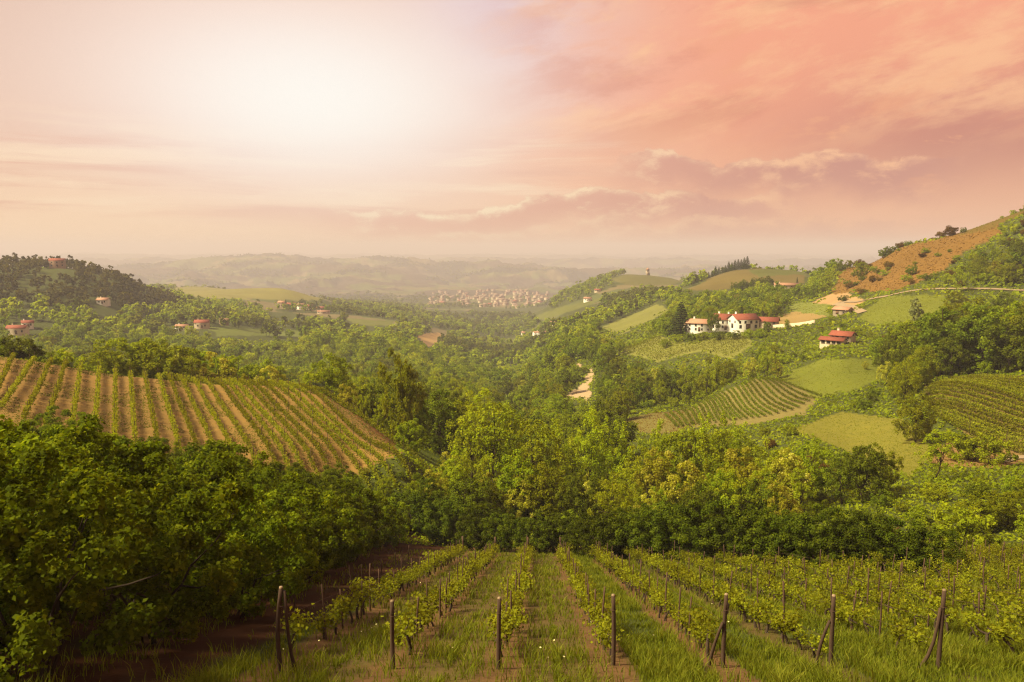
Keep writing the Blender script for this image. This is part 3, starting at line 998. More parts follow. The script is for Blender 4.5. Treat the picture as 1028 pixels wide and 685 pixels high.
# hamlet on the right slope
p = at(703, 402)
house('farmhouse', 'long white farmhouse with faded red roof beside the dark conifer', p + Vector((0, 0, 0.6)), face_cam(p, -14), 12.0, 6.5, 4.0, 1.7, W_WHITE, T_ROOFP, grid_windows(12.0, 4, 2, .9, 1.0, .7, 1.9), [(0.2, 0, 1.1, 2.1)], 1, HAM, [(0, 2.6, .9, 1.0)])
p = at(726, 400)
house('farmhouse', 'tall white farmhouse with the highest red roof of the hamlet', p + Vector((0, 0, 0.8)), face_cam(p, -20), 9.5, 8.0, 5.0, 2.3, W_WHITE, T_ROOF, grid_windows(9.5, 4, 2, .9, 1.1, 1.0, 2.2), [(2.6, 0, 1.2, 2.2)], 2, HAM, [(0, 3.2, .9, 1.1)])
p = at(746, 394)
t = house('farmhouse', 'white farmhouse with a row of arched dark openings facing the valley', p + Vector((0, 0, 1.2)), face_cam(p, 30), 11.5, 9.0, 4.7, 2.2, W_WHITE, T_ROOF, [(-4.3, 2.9, 1.1, 1.2), (-1.5, 2.9, 1.1, 1.2), (1.5, 2.9, 1.1, 1.2), (4.3, 2.9, 1.1, 1.2), (-4.0, .6, 1.3, 1.6), (4.0, .6, 1.3, 1.6)], [(0, 0, 2.4, 2.6)], 1, HAM, [(-2.4, 2.9, 1.1, 1.2), (2.4, 2.9, 1.1, 1.2), (0, 0.4, 2.0, 2.2)])
p = at(770, 396)
house('farmhouse', 'low red-roofed annex behind the farmhouse with arched openings', p + Vector((0, 0, 0.6)), face_cam(p, -8), 10.0, 6.0, 2.8, 1.6, W_CREAM, T_ROOF, grid_windows(10.5, 3, 1), [(-3.2, 0, 1.0, 2.0)], 0, HAM)
p = at(692, 411)
house('shed', 'small cream outbuilding at the conifer end of the hamlet', p, face_cam(p, 20), 5.0, 4.0, 2.4, 1.0, W_CREAM, T_ROOFP, [(1.2, 0.9, .8, .9)], [(-1, 0, 1.0, 1.9)], 0, None, (), 'shed')
# the farmhouse apart, by the scrub to the right of the hamlet
p = at(846, 303)
house('farmhouse', 'low pale farmhouse with red roof standing apart from the hamlet', p + Vector((0, 0, 0.8)), face_cam(p, -24), 7.2, 4.4, 1.9, 1.2, W_CREAM, T_ROOF, grid_windows(7.2, 4, 1, .7, .8, .8), [(-1.6, 0, 1.0, 1.9)], 1, None, [(0, 1.8, .7, .8)])
p = at(836, 299)
t = house('porch', 'long low red-roofed barn with dark openings before the lone farmhouse', p + Vector((0, 0, 0.6)), face_cam(p, -24), 8.0, 3.2, 1.3, 0.8, W_CREAM, T_ROOF, [(-2.8, 0.05, 1.3, 1.1), (-.9, 0.05, 1.3, 1.1), (.95, 0.05, 1.3, 1.1), (2.8, 0.05, 1.3, 1.1)], (), 0, None, (), 'barn')
t.name = 'barn'
p = at(846, 388)
house('shed', 'brown shed among bushes under the bend of the pale track', p, face_cam(p, -30), 7.0, 4.5, 2.2, 1.0, W_STONE, T_ROOFP, [(1.6, .7, .8, .8)], [(-1.4, 0, 1.4, 1.8)], 0, None, (), 'shed')
p = at(789, 640)
house('farmhouse', 'long low pink-roofed house on the crest above the hamlet', p + Vector((0, 0, 0.3)), face_cam(p, 8), 17.0, 7.0, 3.0, 1.5, W_CREAM, T_ROOFP, grid_windows(17, 5, 1), [(4, 0, 1.2, 2.0)], 1)

# garden wall of the hamlet
p0, p1 = at(776, 392), at(818, 384)
n = 14
v, q = [], []
for k in range(n + 1):
    s = k / n
    x, y = p0.x + (p1.x - p0.x) * s, p0.y + (p1.y - p0.y) * s
    z = float(zat(x, y))
    v += [(x, y - .25, z - 1), (x, y + .25, z - 1), (x, y + .25, z + 1.5), (x, y - .25, z + 1.5)]
for k in range(n):
    a = 4 * k
    q += [(a, a + 4, a + 7, a + 3), (a + 3, a + 7, a + 6, a + 2), (a + 1, a + 2, a + 6, a + 5)]
q += [(0, 3, 2, 1), (4 * n, 4 * n + 1, 4 * n + 2, 4 * n + 3)]
tag(link('garden_wall', mesh_np('garden_wall', v, q, mats=[W_CREAM])), 'low pale garden wall running from the hamlet towards the lone farmhouse', 'wall')

# houses across the valley
FARH = [
    # px, r, w, d, h, rise, wall, roof, label
    (203, 712, 14, 9, 6.0, 2.4, W_CREAM, T_ROOF, 'pink-roofed farmhouse at the foot of the wooded hill'),
    (183, 706, 12, 8, 3.2, 1.6, W_WHITE, T_ROOFP, 'low pale barn left of the pink-roofed farmhouse below the wooded hill'),
    (225, 750, 9, 7, 4.0, 1.8, W_PINK, T_ROOFP, 'small reddish house right of the pink-roofed farmhouse below the wooded hill'),
    (18, 640, 15, 9, 5.4, 2.2, W_CREAM, T_ROOF, 'red-roofed house low at the left edge beneath the wooded hill'),
    (28, 660, 9, 8, 4.2, 1.8, W_WHITE, T_ROOF, 'small white house beside the red-roofed house at the left edge'),
    (58, 905, 17, 11, 9.0, 2.4, W_PINK, T_ROOF, 'large pink villa among the trees atop the wooded hill'),
    (104, 770, 11, 9, 4.4, 2.0, W_WHITE, T_ROOFP, 'pale house half hidden on the flank of the wooded hill'),
    (292, 1150, 18, 12, 8.5, 3.0, W_PINK, T_ROOF, 'largest red-roofed house of the valley village'),
    (302, 1165, 16, 11, 8.0, 2.6, W_WHITE, T_ROOFP, 'white house right of the largest red roof in the valley village'),
    (311, 1185, 13, 10, 7.0, 2.4, W_CREAM, T_ROOF, 'cream house between the white house and the conifers of the valley village'),
    (322, 1210, 14, 9, 6.0, 2.4, W_PINK, T_ROOF, 'pinkish house at the right end of the valley village'),
    (283, 1190, 12, 9, 7.5, 2.4, W_CREAM, T_ROOFP, 'cream house at the left end of the valley village'),
    (325, 1090, 20, 8, 3.4, 1.5, W_CREAM, T_ROOFP, 'long low shed in front of the valley village'),
    (347, 1400, 14, 9, 6, 2.2, W_WHITE, T_ROOFP, 'white house alone beyond the valley village'),
    (590, 1130, 13, 8, 5, 2.0, W_WHITE, T_ROOFP, 'white house in the middle of the hill below the watchtower'),
    (600, 1210, 11, 6, 3.4, 1.6, W_CREAM, T_ROOF, 'cream house just above the white house below the watchtower'),
    (526, 1180, 9, 7, 4, 1.6, W_WHITE, T_ROOFP, 'small pale house at the valley end of the watchtower hill'),
    (545, 930, 30, 7, 3.0, 1.4, W_WHITE, T_ROOFP, 'very long low white building on the slope over the valley bottom'),
    (556, 940, 12, 7, 3.4, 1.4, W_WHITE, T_ROOFP, 'short white building at the end of the long low one'),
]
for px, r, w, d, h, rise, wm, rm, lab in FARH:
    p = at(px, r)
    w, d, h, rise = w * .8, d * .8, h * .72, rise * .8
    house('house', lab, p + Vector((0, 0, 1.0)), face_cam(p, random.uniform(-25, 25)), w, d, h, rise, wm, rm,
          grid_windows(w, max(2, int(w / 4)), 2 if h > 5 else 1, 1.1, 1.4), [(0.4, 0, 1.3, 2.1)], 1, 'houses scattered across the valley')

# the town at the end of the valley
gt = np.random.default_rng(5)
town = []
for k in range(190):
    px = 432 + 118 * gt.random() ** 0.85
    r = 2300 + 1300 * gt.random()
    p = at(px, r)
    q = project(p.x, p.y, p.z)
    if not visible(p.x, p.y, 8.0):
        continue
    town.append((px, r, p))
town.sort(key=lambda t: t[0])
TW = [(W_WHITE, 'white'), (W_CREAM, 'cream'), (W_PINK, 'pinkish'), (W_WHITE, 'white')]
cnt = {}
for px, r, p in town:
    wm, wn = TW[gt.integers(4)]
    wm = {'white': W_CREAM, 'cream': W_DULL, 'pinkish': W_PINK}[wn]
    size = gt.uniform(.5, 1.1)
    w, d, h, rise = 15 * size, 10 * size, gt.uniform(5, 9), 2.2
    side = 'near' if r < 2850 else 'far'
    cnt[(wn, side)] = cnt.get((wn, side), 0) + 1
    lab = f'{wn} house on the {side} side of the distant town, {ordinal(cnt[(wn, side)])} such from its left end'
    v, q, t_ = merge([gable_walls(w, d, h, rise), gable_roof(w, d, h, rise, .6, .3)])
    idx = [0] * 4 + [1] * 10 + [0] * 2
    o = link('town_house', mesh_np('town_house', v, q, t_, mats=[wm, T_ROOF if gt.random() < .06 else T_TOWN], mat_idx=idx))
    o.location = p
    o.rotation_euler = (0, 0, face_cam(p, gt.uniform(-60, 60)))
    tag(o, lab, 'house', 'houses of the distant town')

# watchtower on its bare hill, belfries on the far ridge
def tower(name, label, p, w, h, wallm, cap, cat):
    t = thing(name, label, cat, p, face_cam(p, 12))
    link('shaft', mesh_np('shaft', *merge([box(-w / 2, w / 2, -w / 2, w / 2, -2, h), box(-w * .58, w * .58, -w * .58, w * .58, h, h + w * .16)])[:2], mats=[wallm]), t)
    v = np.array([(-w * .6, -w * .6, h + w * .17), (w * .6, -w * .6, h + w * .17), (w * .6, w * .6, h + w * .17), (-w * .6, w * .6, h + w * .17), (0, 0, h + w * cap)])
    link('roof', mesh_np('tower_roof', v, [(3, 2, 1, 0)], [(0, 1, 4), (1, 2, 4), (2, 3, 4), (3, 0, 4)], mats=[T_ROOFP]), t)
    for s in (-1, 1):
        link('window', mesh_np('belfry_window', *box(s * w * .2 - w * .09, s * w * .2 + w * .09, -w / 2 - .05, -w / 2 + .3, h * .72, h * .9)[:2], mats=[G_DARK]), t)
    return t


p = at(650, 1500)
tower('watchtower', 'dark square watchtower standing on the bare hilltop', p, 5.4, 9.5, W_STONE, .9, 'tower')

# ------------------------------------------------------------------ roads
def ribbon(name, pts, width, mat, lift=0.12):
    """A lane draped over the ground through pts (world points)."""
    P = [Vector(q_) for q_ in pts]
    path = []
    for a in range(len(P) - 1):
        n_ = max(2, int((P[a + 1] - P[a]).length / 2.0))
        for k in range(n_):
            path.append(P[a].lerp(P[a + 1], k / n_))
    path.append(P[-1])
    v, q = [], []
    for i, c in enumerate(path):
        d_ = (path[min(i + 1, len(path) - 1)] - path[max(i - 1, 0)])
        nrm = Vector((-d_.y, d_.x, 0)).normalized()
        for s in (-.5, 0, .5):
            x, y = c.x + nrm.x * s * width, c.y + nrm.y * s * width
            v.append((x, y, float(zat(x, y)) + lift + (0.05 if s == 0 else 0)))
        if i:
            b = 3 * i
            q += [(b - 3, b - 2, b + 1, b), (b - 2, b - 1, b + 2, b + 1)]
    tag(link(name, mesh_np(name, v, q, mats=[mat])), kind='structure')


ribbon('track', [at(866, 375), at(856, 400), at(846, 425), at(839, 448)], 3.6, R_LANE, 0.3)
ribbon('lane', [at(839, 448), at(862, 420), at(890, 404), at(930, 397), at(970, 391), at(1000, 388), at(1045, 384), at(1120, 384)], 2.3, R_LANE, 0.3)
ribbon('path', [at(1002, 133), at(1014, 137), at(1028, 138), at(1060, 140)], 2.6, R_LANE, 0.15)

# ------------------------------------------------------------------ near vineyard: posts, stakes, vines, grass, flowers
ROWX = [-5.42 + 2.6 * k for k in range(-1, 17)]          # row -1 is the stray line of stakes on the bare strip
ROWNAME = {-1: 'the stray line of stakes on the bare strip', 0: 'the vine row beside the hazel orchard', 1: 'the second vine row from the orchard', 2: 'the third vine row from the orchard',
           3: 'the middle vine row left of centre grass', 4: 'the fifth vine row from the orchard', 5: 'the sixth vine row from the orchard', 6: 'the seventh vine row from the orchard'}


def rown(k):
    return f'the {ordinal(k + 1)} vine row from the hazel orchard' if k >= 0 else 'the stray row on bare soil by the orchard'


def row_xy(k, y):
    return -5.42 + 2.6 * k + ROW_TAN * (y - 18.0)


def in_view(x, y, z, m=25):
    px, py, dep = project(x, y, z)
    return dep > 1 and -m < px < 1028 + m and py < 685 + 2 * m


def row_end(k):
    x_ = row_xy(k, 55)
    return 61.0 if x_ < 5.5 else (60.5 - (x_ - 6.7) * .86 - 1.6 if x_ < 25.5 else 70.0)


# big end posts
gp = np.random.default_rng(3)
POST_LAB = [
    ('tallest end post, doubled, at the orchard end of the line', 286, 590, 676), ('brown end post left of the grass alley, second from the orchard', 395, 604, 673),
    ('thick end post with a vine leaning on it, third from the orchard', 501, 601, 672), ('brown end post right of the central grass alley, fourth from the orchard', 615, 598, 668),
    ('brown end post with a slanting brace, fifth from the orchard', 726, 597, 671), ('dark end post with a crooked brace, sixth from the orchard', 834, 598, 671),
    ('pale-topped end post at the far right with a long brace', 942, 592, 673), ('end post cut by the right edge of the view', 1056, 590, 674)]


def end_post(label, px, ytop, ybot, brace, tilt):
    p = ground_at(px, ybot, 12, 60)
    h = height_to(p, px, ytop)
    t = thing('vineyard_post', label, 'post', (p.x, p.y, p.z), gp.uniform(0, 6), 'end posts of the vine rows')
    g = gp
    body = limb((0, 0, -.5), (tilt, 0, h), .058, .046, g, 0.02, 8, 10)
    link('shaft', mesh_np('post_shaft', *body, mats=[B_POST], smooth=True), t)
    cap = tube([(tilt, 0, h + .002), (tilt, 0, h + .03), (tilt, 0, h + .04)], [.046, .040, .012], 10)
    link('cut_top', mesh_np('post_top', *cap, mats=[B_CAP]), t)
    wire = tube([(tilt * .8 + .066 * math.cos(a), .066 * math.sin(a), h * .8 + .004 * math.sin(3 * a)) for a in np.linspace(0, 2 * math.pi, 14)], [.006] * 14, 4)
    link('wire_tie', mesh_np('wire_tie', *wire, mats=[B_STAKE]), t)
    t.rotation_euler = (0, 0, 0)
    if brace:
        b = limb((brace[0], brace[1], -.3), (tilt + .07 * np.sign(brace[0]), .0, h * brace[2]), .046, .034, g, 0.04, 6, 8)
        link('brace', mesh_np('post_brace', *b, mats=[B_POST], smooth=True), t)


BR = [(0.22, 0.25, .97), None, None, None, (-0.28, 0.35, .62), (-0.30, 0.2, .66), (-0.42, 0.3, .78), (-0.4, 0.3, .7)]
for k, (lab, px, yt, yb) in enumerate(POST_LAB):
    end_post(lab, px, yt, yb, BR[k], [-0.02, .0, .01, -.01, .02, -.01, .02, 0][k])

# thin stakes
def stake_proto(seed, h):
    g = np.random.default_rng(seed)
    v, q, t = limb((0, 0, -.3), (g.normal(0, .03), g.normal(0, .03), h), .032, .024, g, 0.015, 6, 6)
    return mesh_np('stake_shaft', v, q, t, mats=[B_STAKE], smooth=True)


STK = [stake_proto(40 + i, hh) for i, hh in enumerate((1.35, 1.5, 1.62, 1.25))]
nst = 0
for k in range(-1, 17):
    y, i = 20.6 + gp.uniform(0, 1.0), 0
    yend = row_end(k)
    if k == -1:
        y, yend = 27.0, 52.0
    while y < yend:
        x = row_xy(k, y) + gp.normal(0, .05)
        z = float(zat(x, y))
        if in_view(x, y, z, 10) and (k >= 0 or gp.random() < .6):
            i += 1
            o = link('vineyard_stake', STK[gp.integers(4)])
            o.location = (x, y, z)
            o.rotation_euler = (gp.normal(0, .035), gp.normal(0, .035), gp.uniform(0, 6.28))
            s = gp.uniform(.85, 1.12) * (0.7 if k == -1 else 1)
            o.scale = (1, 1, s)
            tag(o, f'thin dark stake, {ordinal(i)} up {rown(k)}', 'stake', 'thin stakes along the vine rows')
            nst += 1
        y += gp.uniform(1.7, 2.7)
# far end posts of the rows
for k in range(0, 17):
    y = row_end(k) + .4
    x = row_xy(k, y)
    z = float(zat(x, y))
    if in_view(x, y, z, 0):
        o = link('far_end_post', STK[2])
        o.location = (x, y, z)
        o.scale = (2.6, 2.6, 1.0)
        tag(o, f'stout post closing the far end of {rown(k)}', 'post', 'posts at the far ends of the vine rows')


# trellis wires of the near rows
for k in range(0, 9):
    ye = row_end(k)
    for nm_, hh in (('lower', .68), ('upper', 1.18)):
        path = []
        for y in np.arange(18.2, ye, 1.4):
            x = row_xy(k, y)
            path.append((x, y, float(zat(x, y)) + hh + .02 * math.sin(y * 2.1 + k)))
        v, q, t = tube(path, [.004] * len(path), 4)
        tag(link('trellis_wire', mesh_np('trellis_wire', v, q, t, mats=[B_STAKE])), f'{nm_} trellis wire strung along {rown(k)}', 'wire', 'trellis wires of the near vineyard')


# vines
def vine_proto(seed):
    g = np.random.default_rng(seed)
    root = thing('grapevine', 'x', 'grapevine', (0, 0, 0))
    h = g.uniform(.36, .52)
    tip = np.array([g.normal(0, .1), g.normal(0, .12), h])
    parts = [limb((0, 0, -.15), tip, .045, .035, g, .14, 6, 6)]
    # head and two short canes along the row (y)
    for s in (-1, 1):
        parts.append(limb(tip, tip + np.array([g.normal(0, .06), s * g.uniform(.25, .45), g.uniform(.0, .18)]), .028, .014, g, .1, 5, 5))
    link('trunk', mesh_np('vine_trunk', *merge(parts), mats=[B_VINE], smooth=True), root)
    n = 230
    sh = 8
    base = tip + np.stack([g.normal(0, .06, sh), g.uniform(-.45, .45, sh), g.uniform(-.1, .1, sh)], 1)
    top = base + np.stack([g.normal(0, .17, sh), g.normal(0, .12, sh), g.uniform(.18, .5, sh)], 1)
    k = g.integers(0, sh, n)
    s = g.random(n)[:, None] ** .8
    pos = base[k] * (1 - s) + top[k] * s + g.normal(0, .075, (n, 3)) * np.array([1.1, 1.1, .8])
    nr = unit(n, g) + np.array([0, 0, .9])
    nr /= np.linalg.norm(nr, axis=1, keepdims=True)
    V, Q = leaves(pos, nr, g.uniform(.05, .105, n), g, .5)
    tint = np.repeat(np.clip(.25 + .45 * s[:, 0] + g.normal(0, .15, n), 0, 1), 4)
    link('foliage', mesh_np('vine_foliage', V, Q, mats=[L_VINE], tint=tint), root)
    return root


VP = [vine_proto(60 + i) for i in range(8)]
spots = []
for k in range(0, 17):
    y = 19.2
    yend = row_end(k)
    while y < yend:
        x = row_xy(k, y) + gp.normal(0, .05)
        if gp.random() < .93 and in_view(x, y, float(zat(x, y)), 220):
            spots.append((x, y, k))
        y += 1.0 + gp.normal(0, .08)
spots.sort(key=lambda s: math.hypot(s[0], s[1]))
count = {}
stuffv = []
used = [False] * 8
for n_, (x, y, k) in enumerate(spots):
    z = float(zat(x, y))
    seen_ = in_view(x, y, z, 15)
    if seen_:
        count[k] = count.get(k, 0) + 1
    if seen_ and sum(count.values()) <= 300:
        lab = f'leafy grapevine, {ordinal(count[k])} plant up {rown(k)}'
        i = int(gp.integers(8))
        loc, rz, sc = (x, y, z), ROW_TAN + gp.normal(0, .15) + (math.pi if gp.random() < .5 else 0), gp.uniform(.85, 1.2)
        if not used[i]:
            used[i] = True
            VP[i].location, VP[i].rotation_euler, VP[i].scale = loc, (0, 0, rz), (sc, sc, sc)
            tag(VP[i], lab, 'grapevine', 'grapevines of the near vineyard')
        else:
            dup(VP[i], loc, rz, sc, lab, 'grapevines of the near vineyard')
    else:
        stuffv.append((x, y, z))


def arrays(me):
    n = len(me.vertices)
    co = np.empty(n * 3, np.float32)
    me.vertices.foreach_get('co', co)
    nf = len(me.polygons)
    tot = np.empty(nf, np.int32)
    me.polygons.foreach_get('loop_total', tot)
    li = np.empty(len(me.loops), np.int32)
    me.loops.foreach_get('vertex_index', li)
    q = li[: 4 * int((tot == 4).sum())].reshape(-1, 4)
    t = li[4 * len(q):].reshape(-1, 3)
    tn = np.zeros(n, np.float32)
    if 'tint' in me.attributes:
        me.attributes['tint'].data.foreach_get('value', tn)
    return co.reshape(-1, 3), q, t, tn


def scatter(name, protos, pts, scales, mats, g, squash=0.15, tint_shift=0.25, kind='stuff'):
    """ONE mesh of many rotated and scaled copies. protos: list of (verts, quads, tris, tint, material index per face)."""
    Vs, Qs, Ts, TN, MQ, MT, o = [], [], [], [], [], [], 0
    pick = g.integers(0, len(protos), len(pts))
    for k, (v, q, t, tn, mi) in enumerate(protos):
        ids = np.nonzero(pick == k)[0]
        if not len(ids):
            continue
        a = g.uniform(0, 6.283, len(ids))
        c, s = np.cos(a)[:, None], np.sin(a)[:, None]
        sc = scales[ids][:, None]
        sh = 1 + g.uniform(-squash, squash, len(ids))[:, None]
        X = (v[None, :, 0] * c - v[None, :, 1] * s) * sc * sh + pts[ids][:, 0:1]
        Y = (v[None, :, 0] * s + v[None, :, 1] * c) * sc * sh + pts[ids][:, 1:2]
        Z = v[None, :, 2] * sc + pts[ids][:, 2:3]
        Vs.append(np.stack([X, Y, Z], -1).reshape(-1, 3))
        off = (o + np.arange(len(ids)) * len(v))[:, None, None]
        if len(q):
            Qs.append((q[None] + off).reshape(-1, 4))
            MQ.append(np.tile(mi[: len(q)], len(ids)))
        if len(t):
            Ts.append((t[None] + off).reshape(-1, 3))
            MT.append(np.tile(mi[len(q):], len(ids)))
        TN.append(np.clip(tn[None] + g.normal(0, tint_shift, len(ids))[:, None], 0, 1).reshape(-1))
        o += len(v) * len(ids)
    me = mesh_np(name, np.concatenate(Vs), np.concatenate(Qs) if Qs else None, np.concatenate(Ts) if Ts else None, mats=mats,
                 mat_idx=np.concatenate(MQ + MT), tint=np.concatenate(TN))
    return tag(link(name, me), kind=kind)


def flat_proto(root):
    """The parts of a thing as one array set; material index 0 for its leaves, 1 for its wood."""
    v, q, t, tn, mq, mt, o = [], [], [], [], [], [], 0
    for ch in root.children:
        a, b, c, d = arrays(ch.data)
        wood = 1 if ch.name.startswith('trunk') else 0
        v.append(a)
        q.append(b + o)
        t.append(c + o)
        tn.append(d)
        mq.append(np.full(len(b), wood))
        mt.append(np.full(len(c), wood))
        o += len(a)
    return np.concatenate(v), np.concatenate(q), np.concatenate(t), np.concatenate(tn), np.concatenate(mq + mt)


bpy.context.view_layer.update()
if stuffv:
    sv = np.array(stuffv)
    scatter('far_vine_foliage', [flat_proto(r) for r in VP], sv, gp.uniform(.85, 1.2, len(sv)), [L_VINE, B_VINE], gp, 0.1, 0.12)


def grass_field():
    g = np.random.default_rng(21)
    n = 1000000
    y = 13.5 + 53 * g.random(n) ** 1.35
    half = y * .82 + 6
    x = (g.random(n) * 2 - 1) * half
    xr = x - ROW_TAN * (y - 18)
    off = np.abs((xr + 5.42) / 2.6 - np.round((xr + 5.42) / 2.6)) * 2.6
    clump = fbm(x / .9, y / .9, 3) + 0.6 * fbm(x / 3.3 + 6, y / 3.3, 2)
    dens = np.clip(.68 + 0.8 * clump, 0.08, 1)
    dens = dens * np.where((off < .5) & (xr < 9), .10, 1.0)
    dens = dens * np.where((np.abs(off - .85) < .35) & (np.abs(xr + 1.5) < 4.2), .25, 1.0)
    dens = dens * np.where(xr < -6.6, .06, 1.0)
    dens = dens * np.where((xr < -6.0) & (xr > -6.6), .5, 1.0)
    keep = g.random(n) < dens
    x, y, off, xr, clump = x[keep], y[keep], off[keep], xr[keep], clump[keep]
    n = len(x)
    z = zat(x, y)
    h = g.uniform(.08, .26, n) * (1 + 1.1 * np.clip(clump, -0.4, .8)) * np.where(off > 1.0, .85, 1.1)
    h = h * np.where(y < 22, 1.25, 1.0)
    wdt = (.003 + .0004 * y) * g.uniform(.7, 1.5, n)
    a = g.uniform(0, 6.283, n)
    lean = g.uniform(.1, .9, n) * h
    b = g.uniform(0, 6.283, n)
    dx, dy = np.cos(a) * wdt, np.sin(a) * wdt
    lx, ly = np.cos(b) * lean, np.sin(b) * lean
    V = np.stack([np.stack([x - dx, y - dy, z - .03], 1), np.stack([x + dx, y + dy, z - .03], 1),
                  np.stack([x + dx * .7 + lx * .35, y + dy * .7 + ly * .35, z + h * .6], 1), np.stack([x - dx * .7 + lx * .35, y - dy * .7 + ly * .35, z + h * .6], 1),
                  np.stack([x + lx, y + ly, z + h], 1)], 1).reshape(-1, 3)
    i = np.arange(n)[:, None] * 5
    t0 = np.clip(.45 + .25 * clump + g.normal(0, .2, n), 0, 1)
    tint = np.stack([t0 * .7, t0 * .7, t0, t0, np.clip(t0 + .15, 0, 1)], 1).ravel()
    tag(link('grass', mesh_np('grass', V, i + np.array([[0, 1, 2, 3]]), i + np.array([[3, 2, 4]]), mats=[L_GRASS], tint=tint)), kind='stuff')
    # small pale flower heads
    m = 160
    y = 17.5 + 30 * g.random(m) ** 1.5
    x = (g.random(m) * 2 - 1) * y * .6
    xr = x - ROW_TAN * (y - 18)
    k = (xr > -6) & (fbm(x / 2.2 + 3, y / 2.2, 3) > 0.05)
    x, y = x[k], y[k]
    z = zat(x, y) + g.uniform(.22, .45, len(x))
    V, Q = leaves(np.stack([x, y, z], 1), unit(len(x), g) * .5 + np.array([0, -.3, .8]), g.uniform(.03, .06, len(x)), g, .5)
    tag(link('wildflowers', mesh_np('wildflowers', V, Q, mats=[P_PETAL])), kind='stuff')


grass_field()

# ------------------------------------------------------------------ hazel orchard
HZ = [tree_proto('hazel_tree', 100 + i, 4.7 + .25 * i, 0.30, 2.85, 165, 25000, .118, L_HAZEL, .045, 'hazel tree', stems=7, lobe=(.08, .15), up=.5, fill=.22, rmax=.95) for i in range(5)]
HB = [tree_proto('hedge_bush', 130 + i, 4.6 + .2 * i, 0.02, 2.7, 180, 20000, .14, L_HEDGE, .05, 'bush', stems=6, lobe=(.1, .18), up=.45, fill=.2, rmax=.98, crown_name='foliage') for i in range(3)]


def place(protos, i, loc, rz, sc, label, group, tilt=(0, 0), usedset=None):
    """The first use of a proto moves the proto itself; later ones copy it."""
    root = protos[i]
    key = root.name
    if key not in PLACED:
        PLACED.add(key)
        root.location, root.rotation_euler = loc, (tilt[0], tilt[1], rz)
        root.scale = (sc, sc, sc) if not isinstance(sc, tuple) else sc
        root['label'] = label
        if group:
            root['group'] = group
        return root
    return dup(root, loc, rz, sc, label, group, tilt)


PLACED = set()
go = np.random.default_rng(8)
for row in range(10):
    k = 0
    ys = np.arange((15.9 if row == 0 else 15.2) + (row % 2) * 1.2, 88, 4.3)
    for y in ys:
        x = -9.4 - .055 * (y - 20) - row * 4.3 + go.normal(0, .35)
        yy = y + go.normal(0, .35)
        z = float(zat(x, yy))
        if row == 0 and y > 76:
            continue
        px, py, dep = project(x, yy, z + 2.5)
        if px < -140 or math.hypot(x, yy) > 90:
            continue
        top_ = project(x, yy, z + 5.4)[1]
        if top_ < canopy_line(px) - 4:
            continue
        k += 1
        sc = go.uniform(.9, 1.12) * (0.92 if row == 0 else 1.0)
        place(HZ, int(go.integers(5)), (x, yy, z - .05), go.uniform(0, 6.28), sc,
              f'dense hazel tree, {ordinal(k)} in the {ordinal(row + 1)} orchard row from the vines', 'hazel trees of the orchard')

# hazel clumps closing the far end of the vineyard
HEDGE = [(480, 70, 3.9, 'low hazel bush at the top corner of the orchard, beside the hedge'), (452, 76, 5.0, 'hazel over the gap at the end of the bare strip'), (425, 80, 5.2, 'hazel behind the gap where the bare strip ends'),
         (507, 68, 3.4, 'low bush at the orchard end of the far hedge'), (540, 67, 3.2, 'low bush at the head of the central grass alley'), (566, 68, 3.4, 'rounded bush just left of the tall dark hedge')]
for px, r, h, lab in HEDGE:
    p = at(px, r)
    place(HB, int(go.integers(3)), p, go.uniform(0, 6.28), (h / 4.5, h / 4.5, h / 5.0), lab, 'bushes of the far hedge')
for k in range(13):
    f_ = k / 12
    x, y = 6.2 + f_ * 18.4 + go.normal(0, .15), 60.8 - f_ * 15.6 + go.normal(0, .3)
    z = float(zat(x, y))
    px, py, dep = project(x, y, z)
    yt = np.interp(px, [600, 650, 700, 760, 800, 850, 900, 930], [514, 503, 501, 510, 509, 506, 515, 523]) + 3
    h = height_to(Vector((x, y, z)), px, yt)
    place(HB, int(go.integers(3)), (x, y, z - .1), go.uniform(0, 6.28), (h / 4.6, h / 4.6, h / 5.0), f'tall dark bush, {ordinal(k + 1)} from the left in the dense hedge ending the vineyard', 'bushes of the far hedge')

